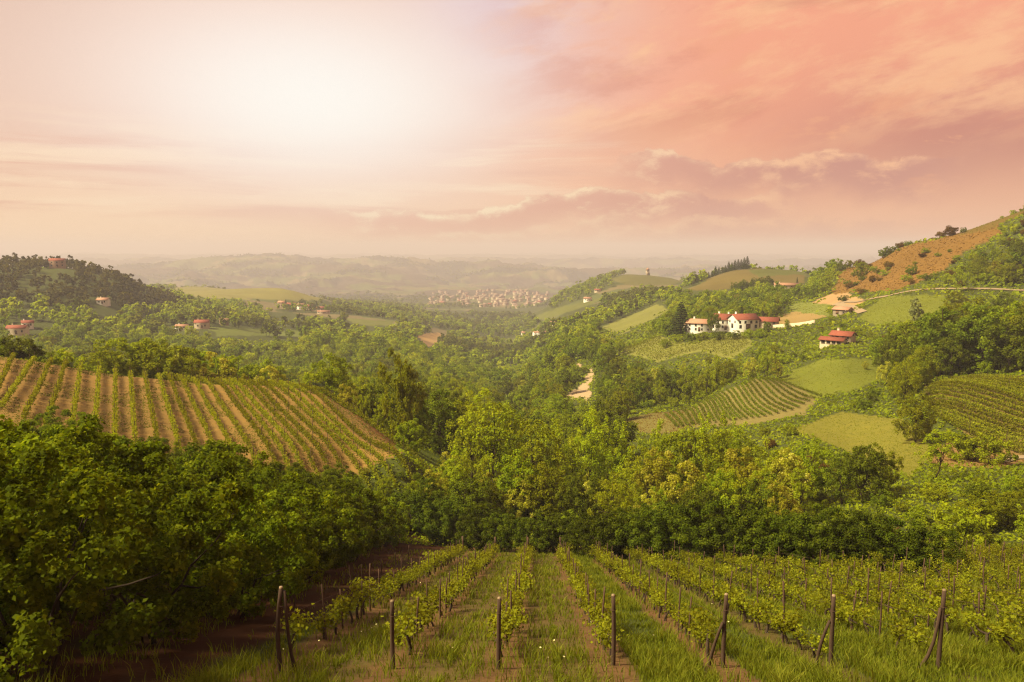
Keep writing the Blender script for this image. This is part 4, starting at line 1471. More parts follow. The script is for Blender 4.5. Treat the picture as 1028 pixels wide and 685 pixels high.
# ------------------------------------------------------------------ vineyards on the hills
def vine_row(label, pts, group, width=.45, h0=.35, h1=1.35, dens=34, leaf=.22, posts=6.0, seed=1, cat='vine row', leafm=None):
    """One trellised row of vines seen from afar: foliage along the line, and the stakes that carry it."""
    g = np.random.default_rng(seed)
    P = [Vector(p_) for p_ in pts]
    seg = [(P[a + 1] - P[a]).length for a in range(len(P) - 1)]
    L = sum(seg)
    if L < 3:
        return
    cum = np.concatenate([[0], np.cumsum(seg)])
    X, Y = np.array([p_.x for p_ in P]), np.array([p_.y for p_ in P])
    n = int(L * dens)
    s = g.random(n) * L
    # uneven vigour along the row, a gap here and there
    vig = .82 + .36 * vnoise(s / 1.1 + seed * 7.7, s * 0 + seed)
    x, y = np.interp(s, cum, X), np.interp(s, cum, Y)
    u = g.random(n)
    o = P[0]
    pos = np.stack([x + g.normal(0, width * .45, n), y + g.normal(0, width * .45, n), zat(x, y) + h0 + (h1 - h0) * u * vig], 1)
    gapm = vnoise(s / .9 + seed * 3.1, s * 0 + 3) > .10
    pos, u = pos[gapm], u[gapm]
    nr = unit(len(pos), g) + np.array([0, 0, .6])
    nr /= np.linalg.norm(nr, axis=1, keepdims=True)
    V, Q = leaves(pos - np.array(o), nr, leaf * g.uniform(.7, 1.3, len(pos)), g, .5)
    t = thing('vine_row', label, cat, o, 0, group)
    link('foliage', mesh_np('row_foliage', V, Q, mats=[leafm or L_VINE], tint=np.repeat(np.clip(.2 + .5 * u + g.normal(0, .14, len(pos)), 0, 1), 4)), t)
    if posts:
        for d_ in np.arange(0, L, posts):
            x, y = float(np.interp(d_, cum, X)), float(np.interp(d_, cum, Y))
            st = link('stake', STK[int(g.integers(4))], t)
            st.location = (x - o.x, y - o.y, float(zat(x, y)) - o.z)
            st.scale = (1.3, 1.3, 1.15)
    return t


def inside_field(name, x, y):
    for nm, poly, r0, r1, c in FIELDS:
        if nm == name:
            z = float(zat(x, y))
            px, py, dep = project(x, y, z)
            r = math.hypot(x, y)
            if r0 - 2 < r < r1 + 2 and in_poly(np.array([px]), np.array([py]), poly)[0]:
                return True
    return False


def field_rows(field, origin, head, spacing, count, length, step=2.5, first=0):
    """Parallel straight lines over a field, clipped to its outline."""
    hx, hy = math.sin(head), math.cos(head)
    out = []
    for k in range(first, first + count):
        ox, oy = origin[0] + hy * spacing * k, origin[1] - hx * spacing * k
        best, cur = [], []
        for s in np.arange(-length, length, step):
            x, y = ox + hx * s, oy + hy * s
            if inside_field(field, x, y):
                cur.append((x, y, float(zat(x, y))))
            else:
                if len(cur) > len(best):
                    best = cur
                cur = []
        if len(cur) > len(best):
            best = cur
        if len(best) > 2:
            out.append(best)
    return out


TOPX = [-52, -30, -8, 14, 35, 52, 67, 82, 100, 116, 131, 145, 159, 172, 187, 202, 217, 232, 250, 270, 290, 311]
BOTX = [-80, -52, -26, -2, 13, 32, 52, 75, 96, 116, 135, 156, 177, 198, 220, 244, 268, 294, 322, 350, 374, 402]
BOTY = [395, 395, 395, 395, 397, 408, 413, 415, 427, 430, 432, 434, 442, 442, 447, 450, 452, 455, 460, 462, 459, 450]
k = 0
for i in np.concatenate([np.arange(0, 12, 1.0), np.arange(12, 16, .8), np.arange(16, 21.01, .5)]):
    j_ = np.arange(len(TOPX))
    tx, bx, by = (float(np.interp(i, j_, L_)) for L_ in (TOPX, BOTX, BOTY))
    crest = float(np.interp(tx, [-60, 0, 50, 100, 200, 312], [349, 358, 364.5, 371, 383, 388.5]))
    a_, b_ = ground_at(tx, crest + 1.2, 86, 139), ground_at(bx, by, 84, 132)
    a_, b_ = Vector((a_.x, a_.y, 0)), Vector((b_.x, b_.y, 0))
    e_ = b_ + (b_ - a_).normalized() * 9.0
    pts = []
    n_ = 24
    for q_ in range(n_ + 1):
        c_ = a_.lerp(e_, q_ / n_)
        if math.hypot(c_.x, c_.y) > 84:
            pts.append((c_.x, c_.y, float(zat(c_.x, c_.y))))
    k += 1
    vine_row(f'row of vines over the striped orange hill, {ordinal(k)} from its left end', pts, 'vine rows of the striped hill', seed=200 + k, dens=85, width=.28, h1=1.0, leaf=.17)
# the headland rows along the crest
for j, rr in enumerate((133.0, 135.6, 138.2)):
    pts = [at(px, rr + 1.5 - abs(px - 240) * .004) for px in np.arange(170, 312, 12)]
    vine_row(['lowest', 'middle', 'highest'][j] + ' of the three vine rows running along the crest of the striped hill', pts, 'vine rows along the crest of the striped hill', seed=300 + j, dens=40)

def drawn_rows(starts, ends, n, rmin, rmax, label, group, seed, **kw):
    """n rows over a field, each straight over the ground between its two ends."""
    for i in range(n):
        f_ = i / (n - 1)
        pts = []
        for poly in (starts, ends):
            j_ = np.linspace(0, 1, len(poly))
            pts.append(ground_at(float(np.interp(f_, j_, [p_[0] for p_ in poly])), float(np.interp(f_, j_, [p_[1] for p_ in poly])), rmin, rmax))
        line = []
        for q_ in range(25):
            c_ = pts[0].lerp(pts[1], q_ / 24)
            line.append((c_.x, c_.y, float(zat(c_.x, c_.y))))
        vine_row(label.format(ordinal(i + 1)), line, group, seed=seed + i, **kw)


drawn_rows([(985, 379), (950, 383), (928, 390), (930, 400), (936, 412), (944, 423)], [(1052, 384), (1052, 398), (1052, 412), (1052, 430), (1052, 447), (1052, 462)], 18, 128, 216,
           'row of green vines in the right-hand hillside vineyard, {} from the top', 'vine rows of the right-hand vineyard', 400, dens=80, leaf=.24, posts=9, width=.5, h1=1.0)
drawn_rows([(668, 418), (690, 409), (708, 402), (722, 396), (742, 388), (758, 381), (778, 378.5)], [(680, 430), (702, 427), (724, 424), (746, 422), (772, 419), (801, 411), (824, 398.5)], 26, 186, 252,
           'row of young vines on the tan terraced field, {} from its left end', 'vine rows of the tan terraced field', 500, dens=44, leaf=.22, posts=9, h1=.8, width=.45, leafm=L_DARK)
g0 = ground_at(715, 346, 300)
rows = field_rows('hamlet field', (g0.x, g0.y), math.radians(100.0), 4.5, 40, 90, first=-20)
for k, pts in enumerate(rows):
    vine_row(f'row of vines on the field under the hamlet, {ordinal(k + 1)} from the top', pts, 'vine rows under the hamlet', seed=560 + k, dens=16, leaf=.4, posts=0)

# ------------------------------------------------------------------ trees
TP = {
    'broad': [tree_proto('broadleaf_tree', 600 + i, 10.0, 0.7, 3.9, 130, 11000, .25, L_BROAD, .2, 'tree', lobe=(.10, .19), rmax=.92) for i in range(5)],
    'dark': [tree_proto('dark_broadleaf_tree', 620 + i, 10.0, 0.6, 3.7, 120, 11000, .25, L_DARK, .2, 'tree', lobe=(.11, .2), rmax=.92) for i in range(4)],
    'pale': [tree_proto('pale_broadleaf_tree', 640 + i, 10.0, 1.2, 3.1, 80, 4200, .21, L_YELL, .13, 'tree', lobe=(.09, .17), limbs=22, taper=.2, rmax=.95) for i in range(4)],
    'slim': [tree_proto('slender_tree', 660 + i, 11.0, 1.2, 2.1, 80, 3800, .20, L_YELL, .10, 'tree', lobe=(.12, .22), limbs=18, taper=.35, rmax=.95) for i in range(3)],
    'bloom': [tree_proto('flowering_locust_tree', 680 + i, 9.0, 0.8, 3.3, 100, 7600, .24, L_BLOS, .16, 'tree', lobe=(.10, .19), rmax=.92) for i in range(3)],
    'shrub': [tree_proto('shrub', 700 + i, 4.0, .05, 2.4, 70, 3400, .24, (L_BROAD, L_YELL, L_BROAD, L_DARK)[i], .06, 'shrub', stems=4, lobe=(.13, .24), crown_name='foliage', rmax=.95) for i in range(4)],
    'silver': [tree_proto('silver_poplar', 710, 10.0, 1.0, 2.6, 90, 5000, .30, L_SILV, .16, 'tree', lobe=(.11, .2), taper=.3)],
    'rust': [tree_proto('brown_bush', 712 + i, 3.5, .1, 2.2, 22, 1800, .28, L_RUST, .06, 'shrub', stems=4, crown_name='foliage') for i in range(2)],
}


def conifer(name, seed, h, r):
    g = np.random.default_rng(seed)
    root = thing(name, 'x', 'conifer', (0, 0, 0))
    n = 2200
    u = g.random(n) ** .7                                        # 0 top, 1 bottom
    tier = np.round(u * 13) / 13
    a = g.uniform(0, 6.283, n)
    arm = np.floor(a / 6.283 * 9 + tier * 40) % 9
    rad = r * (.12 + .88 * tier) * g.random(n) ** .5 * (.75 + .35 * vnoise(arm * 1.7, tier * 31))
    z = h * (1 - .9 * tier) - rad * .28 + g.normal(0, h * .012, n)
    pos = np.stack([rad * np.cos(a), rad * np.sin(a), z], 1)
    nr = unit(n, g) * .7 + np.stack([np.cos(a) * .5, np.sin(a) * .5, np.full(n, .7)], 1)
    nr /= np.linalg.norm(nr, axis=1, keepdims=True)
    V, Q = leaves(pos, nr, g.uniform(.3, .55, n) * h / 11, g, .3)
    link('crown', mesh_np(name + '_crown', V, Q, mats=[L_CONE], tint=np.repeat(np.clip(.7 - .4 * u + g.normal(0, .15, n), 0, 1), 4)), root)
    link('trunk', mesh_np(name + '_trunk', *limb((0, 0, -.5), (0, 0, h * .95), .2, .03, g, .005, 6, 7), mats=[B_BARK], smooth=True), root)
    return root


TP['conifer'] = [conifer('conifer', 720 + i, 11.0, 2.6) for i in range(3)]
PH = {k: [max(v.co.z for v in r.children[0].data.vertices) for r in rs] for k, rs in TP.items()}
gt = np.random.default_rng(77)
NOGO = []                                    # (x, y, radius) of hand-placed things


def put(kind, px, r, label, top=None, h=None, wide=1.0, group=None, i=None, clear=.8):
    """One tree at column px and range r, its top at row TOP of the photograph or H metres tall."""
    p = at(px, r)
    if h is None:
        h = height_to(p, px, top)
    i = int(gt.integers(len(TP[kind]))) if i is None else i
    s = h / PH[kind][i]
    NOGO.append((p.x, p.y, clear * 3.2 * s * wide))
    return place(TP[kind], i, p - Vector((0, 0, .1)), gt.uniform(0, 6.28), (s * wide, s * wide, s), label, group)


# behind the striped hill
put('dark', 22, 150, 'dark round tree behind the left shoulder of the striped hill', top=335, wide=1.3)
put('dark', 4, 152, 'bushy tree at the left edge behind the striped hill', top=338, wide=1.2)
put('shrub', 52, 146, 'yellowish shrub on the crest of the striped hill', top=352)
put('shrub', 66, 146, 'small shrub right of the dark round tree on the striped crest', top=350)
CL = [(112, 345), (134, 337), (152, 338), (170, 343), (188, 352), (205, 349), (222, 352), (240, 356), (258, 359), (274, 366)]
for k, (px, yt) in enumerate(CL):
    put('broad' if k not in (4, 6, 9) else 'bloom', px, 158 + 6 * (k % 3), f'{ordinal(k + 1)} tree from the left in the wooded clump behind the striped crest', top=yt, wide=1.15 if yt > 345 else 1.35, group='clump of trees behind the striped crest')
put('broad', 333, 140, 'small round tree at the right end of the striped crest', top=353, wide=1.15)
put('broad', 405, 122, 'tallest leafy tree, standing right of the striped hill', top=347, wide=.60, i=2)
put('dark', 418, 127, 'dark lower companion of the tallest tree beside the striped hill', top=392, wide=.62)
put('pale', 386, 134, 'leafy tree crowding the left side of the tallest tree', top=394, wide=.8)
put('dark', 440, 140, 'dark green tree right of the tallest tree', top=390, wide=1.1)
put('broad', 411, 108, 'little round tree on the grass below the tallest tree', top=418, wide=1.2)
put('pale', 366, 128, 'sparse yellow-green tree on the right bank of the striped hill', top=392, wide=.8)
put('bloom', 350, 130, 'small pale tree on the bank just right of the striped rows', top=384)
put('shrub', 380, 122, 'bush at the lower right bank of the striped hill', h=2.6)
# trees between the orchard and the striped hill
SC = [(318, 84, 474), (336, 86, 470), (352, 84, 476), (368, 88, 468), (386, 84, 478), (402, 87, 472), (420, 84, 480), (438, 88, 470), (455, 92, 462), (472, 86, 476), (490, 90, 480)]
for k, (px, r, yt) in enumerate(SC):
    put(['broad', 'dark', 'broad', 'bloom'][k % 4], px, r, f'{ordinal(k + 1)} tree from the left in the belt behind the orchard', top=yt, wide=1.15, group='belt of trees behind the orchard')
# the pale open wood behind the hedge
PW = [('pale', 474, 112, 392), ('pale', 494, 108, 388), ('slim', 514, 112, 402), ('pale', 540, 104, 420), ('slim', 556, 108, 418), ('pale', 575, 112, 428), ('slim', 590, 108, 405), ('slim', 604, 112, 415),
      ('slim', 620, 108, 420), ('pale', 640, 100, 446), ('bloom', 655, 98, 448), ('slim', 660, 118, 420), ('broad', 690, 104, 430), ('slim', 706, 112, 412), ('slim', 722, 110, 410), ('slim', 738, 112, 418),
      ('bloom', 745, 96, 446), ('pale', 770, 100, 440), ('bloom', 785, 98, 448), ('broad', 812, 102, 440), ('dark', 868, 98, 441), ('dark', 846, 100, 452), ('broad', 885, 104, 450), ('pale', 800, 92, 468),
      ('broad', 520, 92, 450), ('broad', 548, 90, 462), ('bloom', 455, 102, 452), ('dark', 580, 88, 474), ('broad', 610, 88, 482), ('dark', 760, 84, 474), ('broad', 720, 84, 470), ('bloom', 690, 86, 462)]
NM = {'pale': 'thin-crowned yellow-green tree', 'slim': 'slender feathery tree', 'bloom': 'pale flowering tree', 'broad': 'full green tree', 'dark': 'dark leafy tree'}
cnt = {}
for kd, px, r, yt in sorted(PW, key=lambda a: a[1]):
    cnt[kd] = cnt.get(kd, 0) + 1
    put(kd, px, r, f'{NM[kd]} behind the vineyard hedge, {ordinal(cnt[kd])} of its kind from the left', top=yt, wide=1.0 if kd != 'slim' else .9, group='trees of the wood behind the hedge', clear=.6)
# right-hand side
put('broad', 920, 146, 'round umbrella-shaped tree at the corner of the right-hand vineyard', top=393, wide=1.15, i=1)
put('pale', 938, 112, 'tree with a bare forked trunk below the round umbrella tree', top=430, wide=1.3, i=2)
put('shrub', 962, 132, 'dark bush on the brown bank under the right-hand vineyard', h=4.4)
put('shrub', 975, 134, 'second bush on the brown bank, right of the dark one', h=4.0)
put('shrub', 996, 130, 'bush at the bend of the pale path', h=4.6)
put('silver', 918, 330, 'silvery poplar in the meadow below the lane', top=298, wide=1.1)
put('shrub', 966, 76, 'grey-green bush at the back corner of the near vineyard', h=4.2)
put('broad', 985, 84, 'broad bushy tree beyond the near vineyard at the right', top=492, wide=1.6)
put('broad', 1012, 86, 'tall bushy tree by the right edge beyond the near vineyard', top=490, wide=1.4)
put('bloom', 950, 92, 'pale bush left of the broad bushy tree at the right', top=505, wide=1.3)
put('shrub', 928, 78, 'low bush in the gap right of the dense hedge', h=2.6)
for k, (px, r, yt, kd) in enumerate(((884, 262, 338, 'broad'), (902, 240, 330, 'dark'), (922, 236, 318, 'broad'), (944, 232, 302, 'dark'), (961, 240, 298, 'broad'), (980, 228, 306, 'dark'), (1000, 232, 300, 'broad'), (1016, 224, 316, 'dark'), (1034, 226, 302, 'broad'),
                                     (868, 250, 362, 'bloom'), (890, 226, 362, 'bloom'), (912, 222, 358, 'broad'))):
    put(kd, px, r, f'tall tree of the grove above the right-hand vineyard, {ordinal(k + 1)} of its {"pale blooming edge" if kd == "bloom" else "leafy body"}', top=yt, wide=1.15, group='grove above the right-hand vineyard', clear=.4)
# skyline of the right-hand hill
put('shrub', 967, 497, 'dark round tree alone on the brown skyline', top=228, wide=1.0, i=3)
put('rust', 955, 500, 'brown bush left of the dark tree on the skyline', h=6.0)
put('shrub', 888, 516, 'bush on the skyline of the brown slope', h=6, wide=1.0)
put('shrub', 893, 514, 'second bush beside the first on the brown skyline', h=5, wide=1.0)
put('rust', 903, 530, 'low brown bush on the middle of the skyline', h=4.5)
put('shrub', 844, 585, 'dark round bush at the foot of the brown skyline', top=264, wide=1.1, i=3)
put('broad', 834, 602, 'pointed tree left of the dark round bush on the skyline', top=263, wide=.8)
put('shrub', 853, 580, 'bush right of the dark round bush on the skyline', h=6, wide=1.0)
put('rust', 862, 570, 'brown shrub on the lower skyline of the brown slope', h=5.5)
put('broad', 864, 505, 'lone green tree on the brown slope', top=262, wide=1.1)
put('rust', 892, 470, 'russet shrub in the middle of the brown slope', h=4.5)
put('rust', 876, 460, 'russet shrub low on the brown slope', h=4.0)
for k in range(34):
    px = 846 + 118 * (k + gt.uniform(-.4, .4)) / 34
    r = gt.uniform(430, 540) - (px - 846) * .15
    put(['shrub', 'shrub', 'rust'][k % 3], px, r, f'low tuft of scrub scattered on the open brown slope, {ordinal(k + 1)} from the left', h=gt.uniform(1.6, 3.6), wide=1.5, group='scrub tufts of the brown slope', clear=.3)
put('shrub', 915, 440, 'green shrub at the edge of the brown slope', h=5.0)
# hamlet surroundings
put('conifer', 683, 404, 'dark broad conifer left of the long white farmhouse', top=303, wide=2.0)
put('dark', 716, 392, 'dark tree standing between the two left farmhouses', top=312, wide=.75)
put('conifer', 744, 410, 'dark conifer behind the farmhouse with arched openings', top=306, wide=1.2)
put('dark', 770, 384, 'grey-green round tree before the red-roofed annex', top=322, wide=1.1)
put('broad', 790, 383, 'light green tree by the garden wall of the hamlet', top=320, wide=.8)
for k, (px, r) in enumerate(((705, 384), (722, 380), (738, 378), (752, 376), (764, 372), (692, 388), (680, 390), (668, 388))):
    put('shrub', px, r, f'hedge bush below the hamlet, {ordinal(k + 1)} of the line', h=4.2, wide=1.3, group='hedge bushes below the hamlet')
# conifer line on the crest
for k in range(18):
    px = 690 + 60 * (k / 17) ** .85
    put('conifer', px, 880 - k * 1.5, f'dark conifer of the long line on the crest, {ordinal(k + 1)} from its low end', h=6.5 + 5.0 * k / 17 + gt.uniform(-2.0, 2.0), wide=1.7, group='line of conifers on the crest', clear=.2)
for k in range(9):
    put('dark', 737 + k * 4.3, 655, f'dark tree of the row under the crest field, {ordinal(k + 1)} from the left', h=gt.uniform(9, 12), wide=1.0, group='dark trees under the crest field', clear=.3)
put('conifer', 800, 650, 'tiny pointed conifer beside the pink-roofed crest house', h=8)
put('conifer', 287, 1130, 'dark conifer at the left of the valley village', h=15, wide=1.1)
put('dark', 303, 1230, 'dark tree behind the roofs of the valley village', h=15, wide=1.2)
put('conifer', 318, 1240, 'conifer behind the right roofs of the valley village', h=14)
put('conifer', 652, 1496, 'tiny tree beside the watchtower', h=6)

# woodland: sampled over the ground, kept off the fields, lanes and houses
HOUSEPTS = [(o.location.x, o.location.y) for o in COL.objects if o.parent is None and o.get('category') in ('house', 'barn', 'shed', 'tower')]
HOUSEPTS = np.array(HOUSEPTS)
LANE = np.array([(at(a, b).x, at(a, b).y) for a, b in ((866, 375), (860, 388), (856, 400), (850, 413), (846, 425), (842, 437), (839, 448), (850, 434), (862, 420), (875, 412), (890, 404), (910, 400), (930, 397), (950, 394), (970, 391), (985, 389), (1000, 388), (1020, 386), (1045, 384))])


LOW = []


def wood_points(r0, r1, space, seed, top, amax=36.0, clear=6.5):
    """Scattered points of ground (r0..r1) that a tree may stand on and that the terrain does not hide."""
    g = np.random.default_rng(seed)
    area = math.radians(2 * amax) * (r1**2 - r0**2) / 2
    n = int(area / space**2 * 1.5)
    r = np.sqrt(g.uniform(r0**2, r1**2, n))
    th = g.uniform(-math.radians(amax), math.radians(amax), n)
    x, y = r * np.sin(th), r * np.cos(th)
    k = visible(x, y, top)
    x, y = x[k], y[k]
    z = zat(x, y)
    f = field_of(x, y, z)
    # a margin: the crown must not overhang the field it stands beside
    f2 = field_of(x * (1 - 3.0 / np.hypot(x, y)), y * (1 - 3.0 / np.hypot(x, y)), zat(x * (1 - 3.0 / np.hypot(x, y)), y * (1 - 3.0 / np.hypot(x, y))))
    k = (f < 0) & (f2 < 0)
    x, y, z = x[k], y[k], z[k]
    # thin out to a spacing, by cells
    cell, out = {}, []
    for i in range(len(x)):
        c = (int(x[i] // space), int(y[i] // space))
        bad = False
        for a in (-1, 0, 1):
            for b in (-1, 0, 1):
                for j in cell.get((c[0] + a, c[1] + b), ()):
                    if (x[j] - x[i]) ** 2 + (y[j] - y[i]) ** 2 < (space * .72) ** 2:
                        bad = True
        if bad:
            continue
        cell.setdefault(c, []).append(i)
        out.append(i)
    P = np.stack([x[out], y[out], z[out]], 1)
    if len(P):
        d = np.min(np.hypot(P[:, None, 0] - HOUSEPTS[None, :, 0], P[:, None, 1] - HOUSEPTS[None, :, 1]), axis=1)
        dl = np.min(np.hypot(P[:, None, 0] - LANE[None, :, 0], P[:, None, 1] - LANE[None, :, 1]), axis=1)
        k = (d > clear + 4) & (dl > 6)
        if NOGO:
            ng = np.array(NOGO)
            k &= np.min(np.hypot(P[:, None, 0] - ng[None, :, 0], P[:, None, 1] - ng[None, :, 1]) - ng[None, :, 2], axis=1) > 0
        P = P[k]
        low = hides_field(P, top)
        r_ = np.hypot(P[:, 0], P[:, 1])
        px_, py_, _d = project(P[:, 0], P[:, 1], P[:, 2] + top * .85)
        P = P[~((r_ < 102) & (px_ < 430) & (py_ < canopy_line(px_)))]
        low = hides_field(P, top)
        LOW.append(P[low & ~hides_field(P, 2.2)])
        P = P[~low]
    return P


# open views between the trees: nothing tall stands right before these
OPEN = [([(688, 305), (780, 307), (822, 330), (775, 336), (700, 332)], 380), ([(816, 320), (866, 320), (866, 346), (816, 344)], 296),
        ([(272, 296), (340, 298), (340, 318), (272, 318)], 1080), ([(170, 314), (232, 314), (232, 328), (170, 328)], 690), ([(6, 322), (42, 322), (42, 335), (6, 335)], 630),
        ([(42, 258), (74, 260), (74, 275), (42, 275)], 890), ([(96, 303), (114, 303), (114, 312), (96, 312)], 760), ([(425, 286), (560, 286), (545, 314), (425, 310)], 2200),
        ([(520, 296), (608, 280), (612, 305), (524, 330)], 900), ([(700, 252), (760, 255), (815, 268), (700, 280)], 800), ([(836, 288), (872, 290), (866, 316), (830, 312)], 375),
        ([(868, 288), (1040, 284), (1040, 293), (868, 297)], 380), ([(880, 400), (900, 395), (955, 395), (950, 430), (905, 430)], 140)]


def hides_field(P, top):
    """True for trees whose crown would cover one of the fields or houses behind it."""
    r = np.hypot(P[:, 0], P[:, 1])
    bad = np.zeros(len(P), bool)
    polys = [(f[1], .45 * f[2] + .55 * f[3]) for f in FIELDS] + OPEN
    for k_ in (.35, .75, 1.05):
        for dx in (-.3, .3):
            px, py, dep = project(P[:, 0] + dx * top, P[:, 1], P[:, 2] + k_ * top)
            for poly, r0 in polys:
                bad |= (r < r0 + 4) & in_poly(px, py, poly)
    return bad


def region(px, py, r):
    if px < 345 and r < 260:
        return 'the wood behind the striped hill'
    if r < 125:
        return 'the thicket behind the vineyard hedge' if px < 780 else 'the thicket right of the vineyard hedge'
    if px < 470:
        return 'the valley wood right of the striped hill' if px > 345 and r < 260 else 'the valley wood beyond the striped hill'
    if px < 610:
        return 'the valley slope below the landslip' if r < 300 else 'the wood left of the landslip'
    if px < 700:
        return 'the wood above the tan strip' if r < 345 else 'the slope left of the hamlet'
    if px < 850:
        if r < 200:
            return 'the grove below the terraced vineyard'
        return 'the wood below the hamlet' if r < 400 else 'the wood above the hamlet'
    if r < 200:
        return 'the grove below the right-hand vineyard'
    return 'the wood above the right-hand vineyard' if r < 390 else 'the scrub of the right-hand hill'


KNAME = {'broad': 'rounded green tree', 'dark': 'dark green tree', 'pale': 'airy yellow-green tree', 'slim': 'slender yellow-green tree', 'bloom': 'pale flowering tree', 'shrub': 'low shrub', 'rust': 'brown bush'}
KGROUP = {'broad': 'rounded trees of the woods', 'dark': 'dark trees of the woods', 'pale': 'airy trees of the woods', 'slim': 'slender trees of the woods', 'bloom': 'flowering trees of the woods', 'shrub': 'shrubs of the woods', 'rust': 'brown bushes of the slopes'}
gw = np.random.default_rng(31)
cand = []


def sow(P, kinds, hs):
    for x, y, z in P:
        c = fbm(np.array([x / 38.0]), np.array([y / 38.0 + 9]), 2)[0]
        # stands of one kind: the noise leans the choice
        w = np.array([kinds[k_] for k_ in kinds], float)
        names = list(kinds)
        for a, nm in enumerate(names):
            if nm == 'dark':
                w[a] *= 1 + 2.5 * max(0, -c * 2)
            if nm in ('pale', 'bloom', 'slim'):
                w[a] *= 1 + 2.5 * max(0, c * 2)
        if project(x, y, z)[0] < 345 and math.hypot(x, y) < 285:
            continue
        nm = names[int(gw.choice(len(names), p=w / w.sum()))]
        if nm not in ('shrub', 'rust') and 842 < project(x, y, z)[0] < 966 and math.hypot(x, y) > 428:
            continue
        h = gw.uniform(*hs[nm])
        px, py, dep = project(x, y, z)
        if not -60 < px < 1090:
            continue
        cand.append([nm, x, y, z, h, px, py, h / dep])


HS = {'broad': (6.5, 11.5), 'dark': (7, 12), 'pale': (7, 12), 'slim': (8, 12), 'bloom': (6, 9.5), 'shrub': (2.2, 4.2), 'rust': (2, 4)}
sow(wood_points(80, 135, 4.3, 1, 8), {'broad': 3, 'dark': .8, 'pale': 4, 'slim': 2.5, 'bloom': 2.5, 'shrub': 4}, {**HS, 'broad': (4.5, 7.5), 'dark': (4.5, 7.5), 'pale': (5, 9), 'slim': (6, 9), 'bloom': (4.5, 7)})
sow(wood_points(135, 260, 6.0, 2, 9), {'broad': 5, 'dark': 2.5, 'pale': 2.5, 'slim': .7, 'bloom': 1.5, 'shrub': 2.5}, HS)
sow(wood_points(260, 430, 7.0, 3, 9), {'broad': 5, 'dark': 4, 'pale': 1.5, 'bloom': 1.0, 'shrub': 2}, HS)
P = wood_points(395, 560, 5.2, 14, 4)
k = (P[:, 0] / P[:, 1] > .46)
sow(P[k], {'shrub': 3, 'bloom': 3, 'rust': 1.2}, {'shrub': (2.2, 5), 'bloom': (3, 6), 'rust': (2, 4)})
P = wood_points(430, 640, 8.0, 4, 9)
k = (P[:, 0] / P[:, 1] > .42)
sow(P[k], {'broad': 3, 'dark': .8, 'bloom': 1.0, 'shrub': 4, 'rust': 2.5}, {**HS, 'broad': (4, 8), 'dark': (4, 8), 'bloom': (4, 7)})
sow(P[~k], {'broad': 5, 'dark': 4, 'bloom': .8, 'pale': 1}, HS)
for P in [p_ for p_ in LOW if len(p_)]:
    P = P[np.hypot(P[:, 0], P[:, 1]) < 640]
    sow(P, {'shrub': 5, 'rust': .6}, {'shrub': (1.3, 2.6), 'rust': (1.2, 2.2)})
cand.sort(key=lambda c_: -c_[7])
LIMIT = {'broad': 230, 'dark': 190, 'pale': 150, 'slim': 110, 'bloom': 130, 'shrub': 290, 'rust': 60}
cnt, lst, rest = {}, [], []
for c_ in cand:
    cnt[c_[0]] = cnt.get(c_[0], 0) + 1
    (lst if cnt[c_[0]] <= LIMIT[c_[0]] else rest).append(c_)
lst.sort(key=lambda c_: c_[5])
cnt = {}
for nm, x, y, z, h, px, py, sz in lst:
    reg = region(px, py, math.hypot(x, y))
    cnt[(nm, reg)] = cnt.get((nm, reg), 0) + 1
    i = int(gw.integers(len(TP[nm])))
    s = h / PH[nm][i]
    wd = gw.uniform(.9, 1.25)
    place(TP[nm], i, (x, y, z - .15), gw.uniform(0, 6.28), (s * wd, s * wd, s), f'{ordinal(cnt[(nm, reg)])} {KNAME[nm]} from the left in {reg}', KGROUP[nm])
print('woodland', len(cand), 'as things', len(lst), 'rest', len(rest))


def light_proto(seed, h, rx, lobes, n, size, base=1.2):
    g = np.random.default_rng(seed)
    V, Q, tint, C = crown(g, h, base, rx, lobes, n, size, lobe=(.26, .42))
    v, q, t = limb((0, 0, -.4), (0, 0, h * .7), .16, .06, g, .03, 3, 4)
    return np.concatenate([V, v]), np.concatenate([Q, q + len(V)]), t + len(V), np.concatenate([tint, np.zeros(len(v))]), np.array([0] * len(Q) + [1] * (len(q) + len(t)))


MID = [light_proto(800 + i, 9.5, 3.9, 22, 750, .75) for i in range(4)]
LOWP = [light_proto(820 + i, 9.5, 4.6, 9, 120, 1.9) for i in range(5)]
MINI = [light_proto(840 + i, 10.0, 6.0, 5, 34, 4.0) for i in range(4)]
for key, mat, nm in (('g', L_BROAD, 'far_green_wood'), ('d', L_DARK, 'far_dark_wood'), ('y', L_YELL, 'far_pale_wood')):
    sel = [c_ for c_ in rest if {'broad': 'g', 'shrub': 'g', 'rust': 'g', 'dark': 'd'}.get(c_[0], 'y') == key]
    if sel:
        pts = np.array([(c_[1], c_[2], c_[3]) for c_ in sel])
        scatter(nm, MID, pts, np.array([c_[4] / 9.5 for c_ in sel]), [mat, B_BARK], gw)
P = wood_points(640, 1100, 10.0, 5, 9)
Q_ = wood_points(1100, 2400, 14.0, 6, 9)
P = np.concatenate([P, Q_])
tone = fbm(P[:, 0] / 130, P[:, 1] / 130, 3) + gw.normal(0, .2, len(P))
hill = (np.hypot(P[:, 0], P[:, 1]) < 1000) & (P[:, 0] / P[:, 1] < -.42) & (project(P[:, 0], P[:, 1], P[:, 2])[1] < 312)
for nm, m_, mat in (('hill_wood', hill, L_HILL), ('valley_wood', (tone > -.05) & ~hill, L_BROAD), ('dark_valley_wood', (tone <= -.05) & ~hill, L_DARK)):
    scatter(nm, LOWP, P[m_], gw.uniform(.75, 1.35, int(m_.sum())), [mat, B_BARK], gw)
P = wood_points(2400, 6500, 38.0, 7, 9)
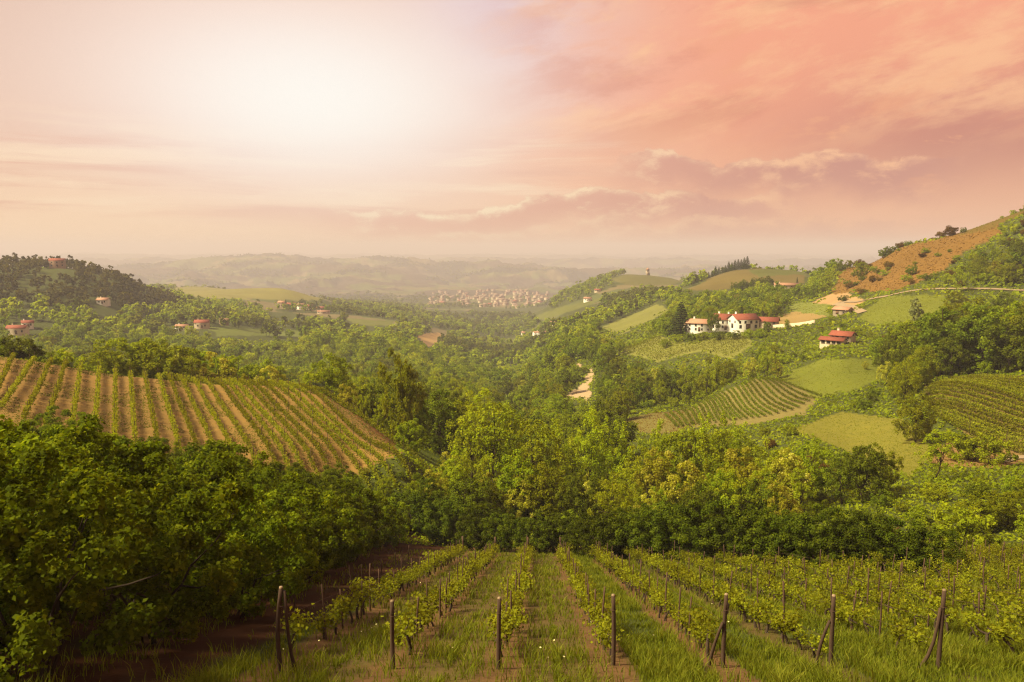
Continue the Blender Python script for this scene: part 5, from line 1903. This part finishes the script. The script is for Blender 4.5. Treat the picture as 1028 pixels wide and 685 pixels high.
P = P[fbm(P[:, 0] / 600 + 2, P[:, 1] / 450, 5) < 0.03]
scatter('far_hill_trees', MINI, P, gw.uniform(.7, 1.5, len(P)), [L_DARK, B_BARK], gw)
print('far', len(P))

# protos that nothing used
for rs in list(TP.values()) + [VP, HZ, HB]:
    for r_ in rs:
        if r_.get('label') == 'x':
            for ch in list(r_.children):
                bpy.data.objects.remove(ch)
            bpy.data.objects.remove(r_)

# ------------------------------------------------------------------ low growth that covers the ground between the trees
def undergrowth(name, r0, r1, n, size, mat, seed, want, hmax, var=.18, flat=.8):
    g = np.random.default_rng(seed)
    r = np.exp(g.uniform(math.log(r0), math.log(r1), n))
    th = g.uniform(-math.radians(35), math.radians(35), n)
    x, y = r * np.sin(th), r * np.cos(th)
    k = visible(x, y, 1.0)
    x, y = x[k], y[k]
    f = field_of(x, y, zat(x, y), 2.6)
    k = want(f, x, y)
    x, y = x[k], y[k]
    r = np.hypot(x, y)
    z = zat(x, y) + g.random(len(x)) ** 2 * hmax * np.clip(.4 + 1.2 * fbm(x / 9, y / 9, 3), .1, 1.3)
    nr = unit(len(x), g) * flat + np.array([0, 0, .8])
    nr /= np.linalg.norm(nr, axis=1, keepdims=True)
    V, Q = leaves(np.stack([x, y, z], 1), nr, size * r * g.uniform(.6, 1.4, len(x)), g, .5)
    t = np.clip(.45 + .5 * fbm(x / 14, y / 14, 3) + g.normal(0, var, len(x)), 0, 1)
    tag(link(name, mesh_np(name, V, Q, mats=[mat], tint=np.repeat(t, 4))), kind='stuff')


GREENF = [k for k, f_ in enumerate(FIELDS) if 'meadow' in f_[0] or 'green' in f_[0] or 'gully' in f_[0]]
BROWNF = [k for k, f_ in enumerate(FIELDS) if 'brown' in f_[0] or 'bank' in f_[0] or 'tan strip' in f_[0]]
undergrowth('undergrowth', 74, 640, 210000, .0032, L_BROAD, 901, lambda f, x, y: (f < 0) & (np.hypot(x, y) > 74), 1.3)
undergrowth('meadow_grass', 84, 640, 300000, .0013, L_VINE, 902, lambda f, x, y: np.isin(f, GREENF), .2, .07, .35)
undergrowth('row_weeds', 84, 140, 150000, .0013, L_GRASS, 904, lambda f, x, y: np.isin(f, [0, 1]) & (fbm(x / 5, y / 5, 4) > -.12), .12, .12)
undergrowth('dry_grass', 84, 640, 200000, .0017, L_STRAW, 903, lambda f, x, y: np.isin(f, BROWNF), .3, .10, .4)
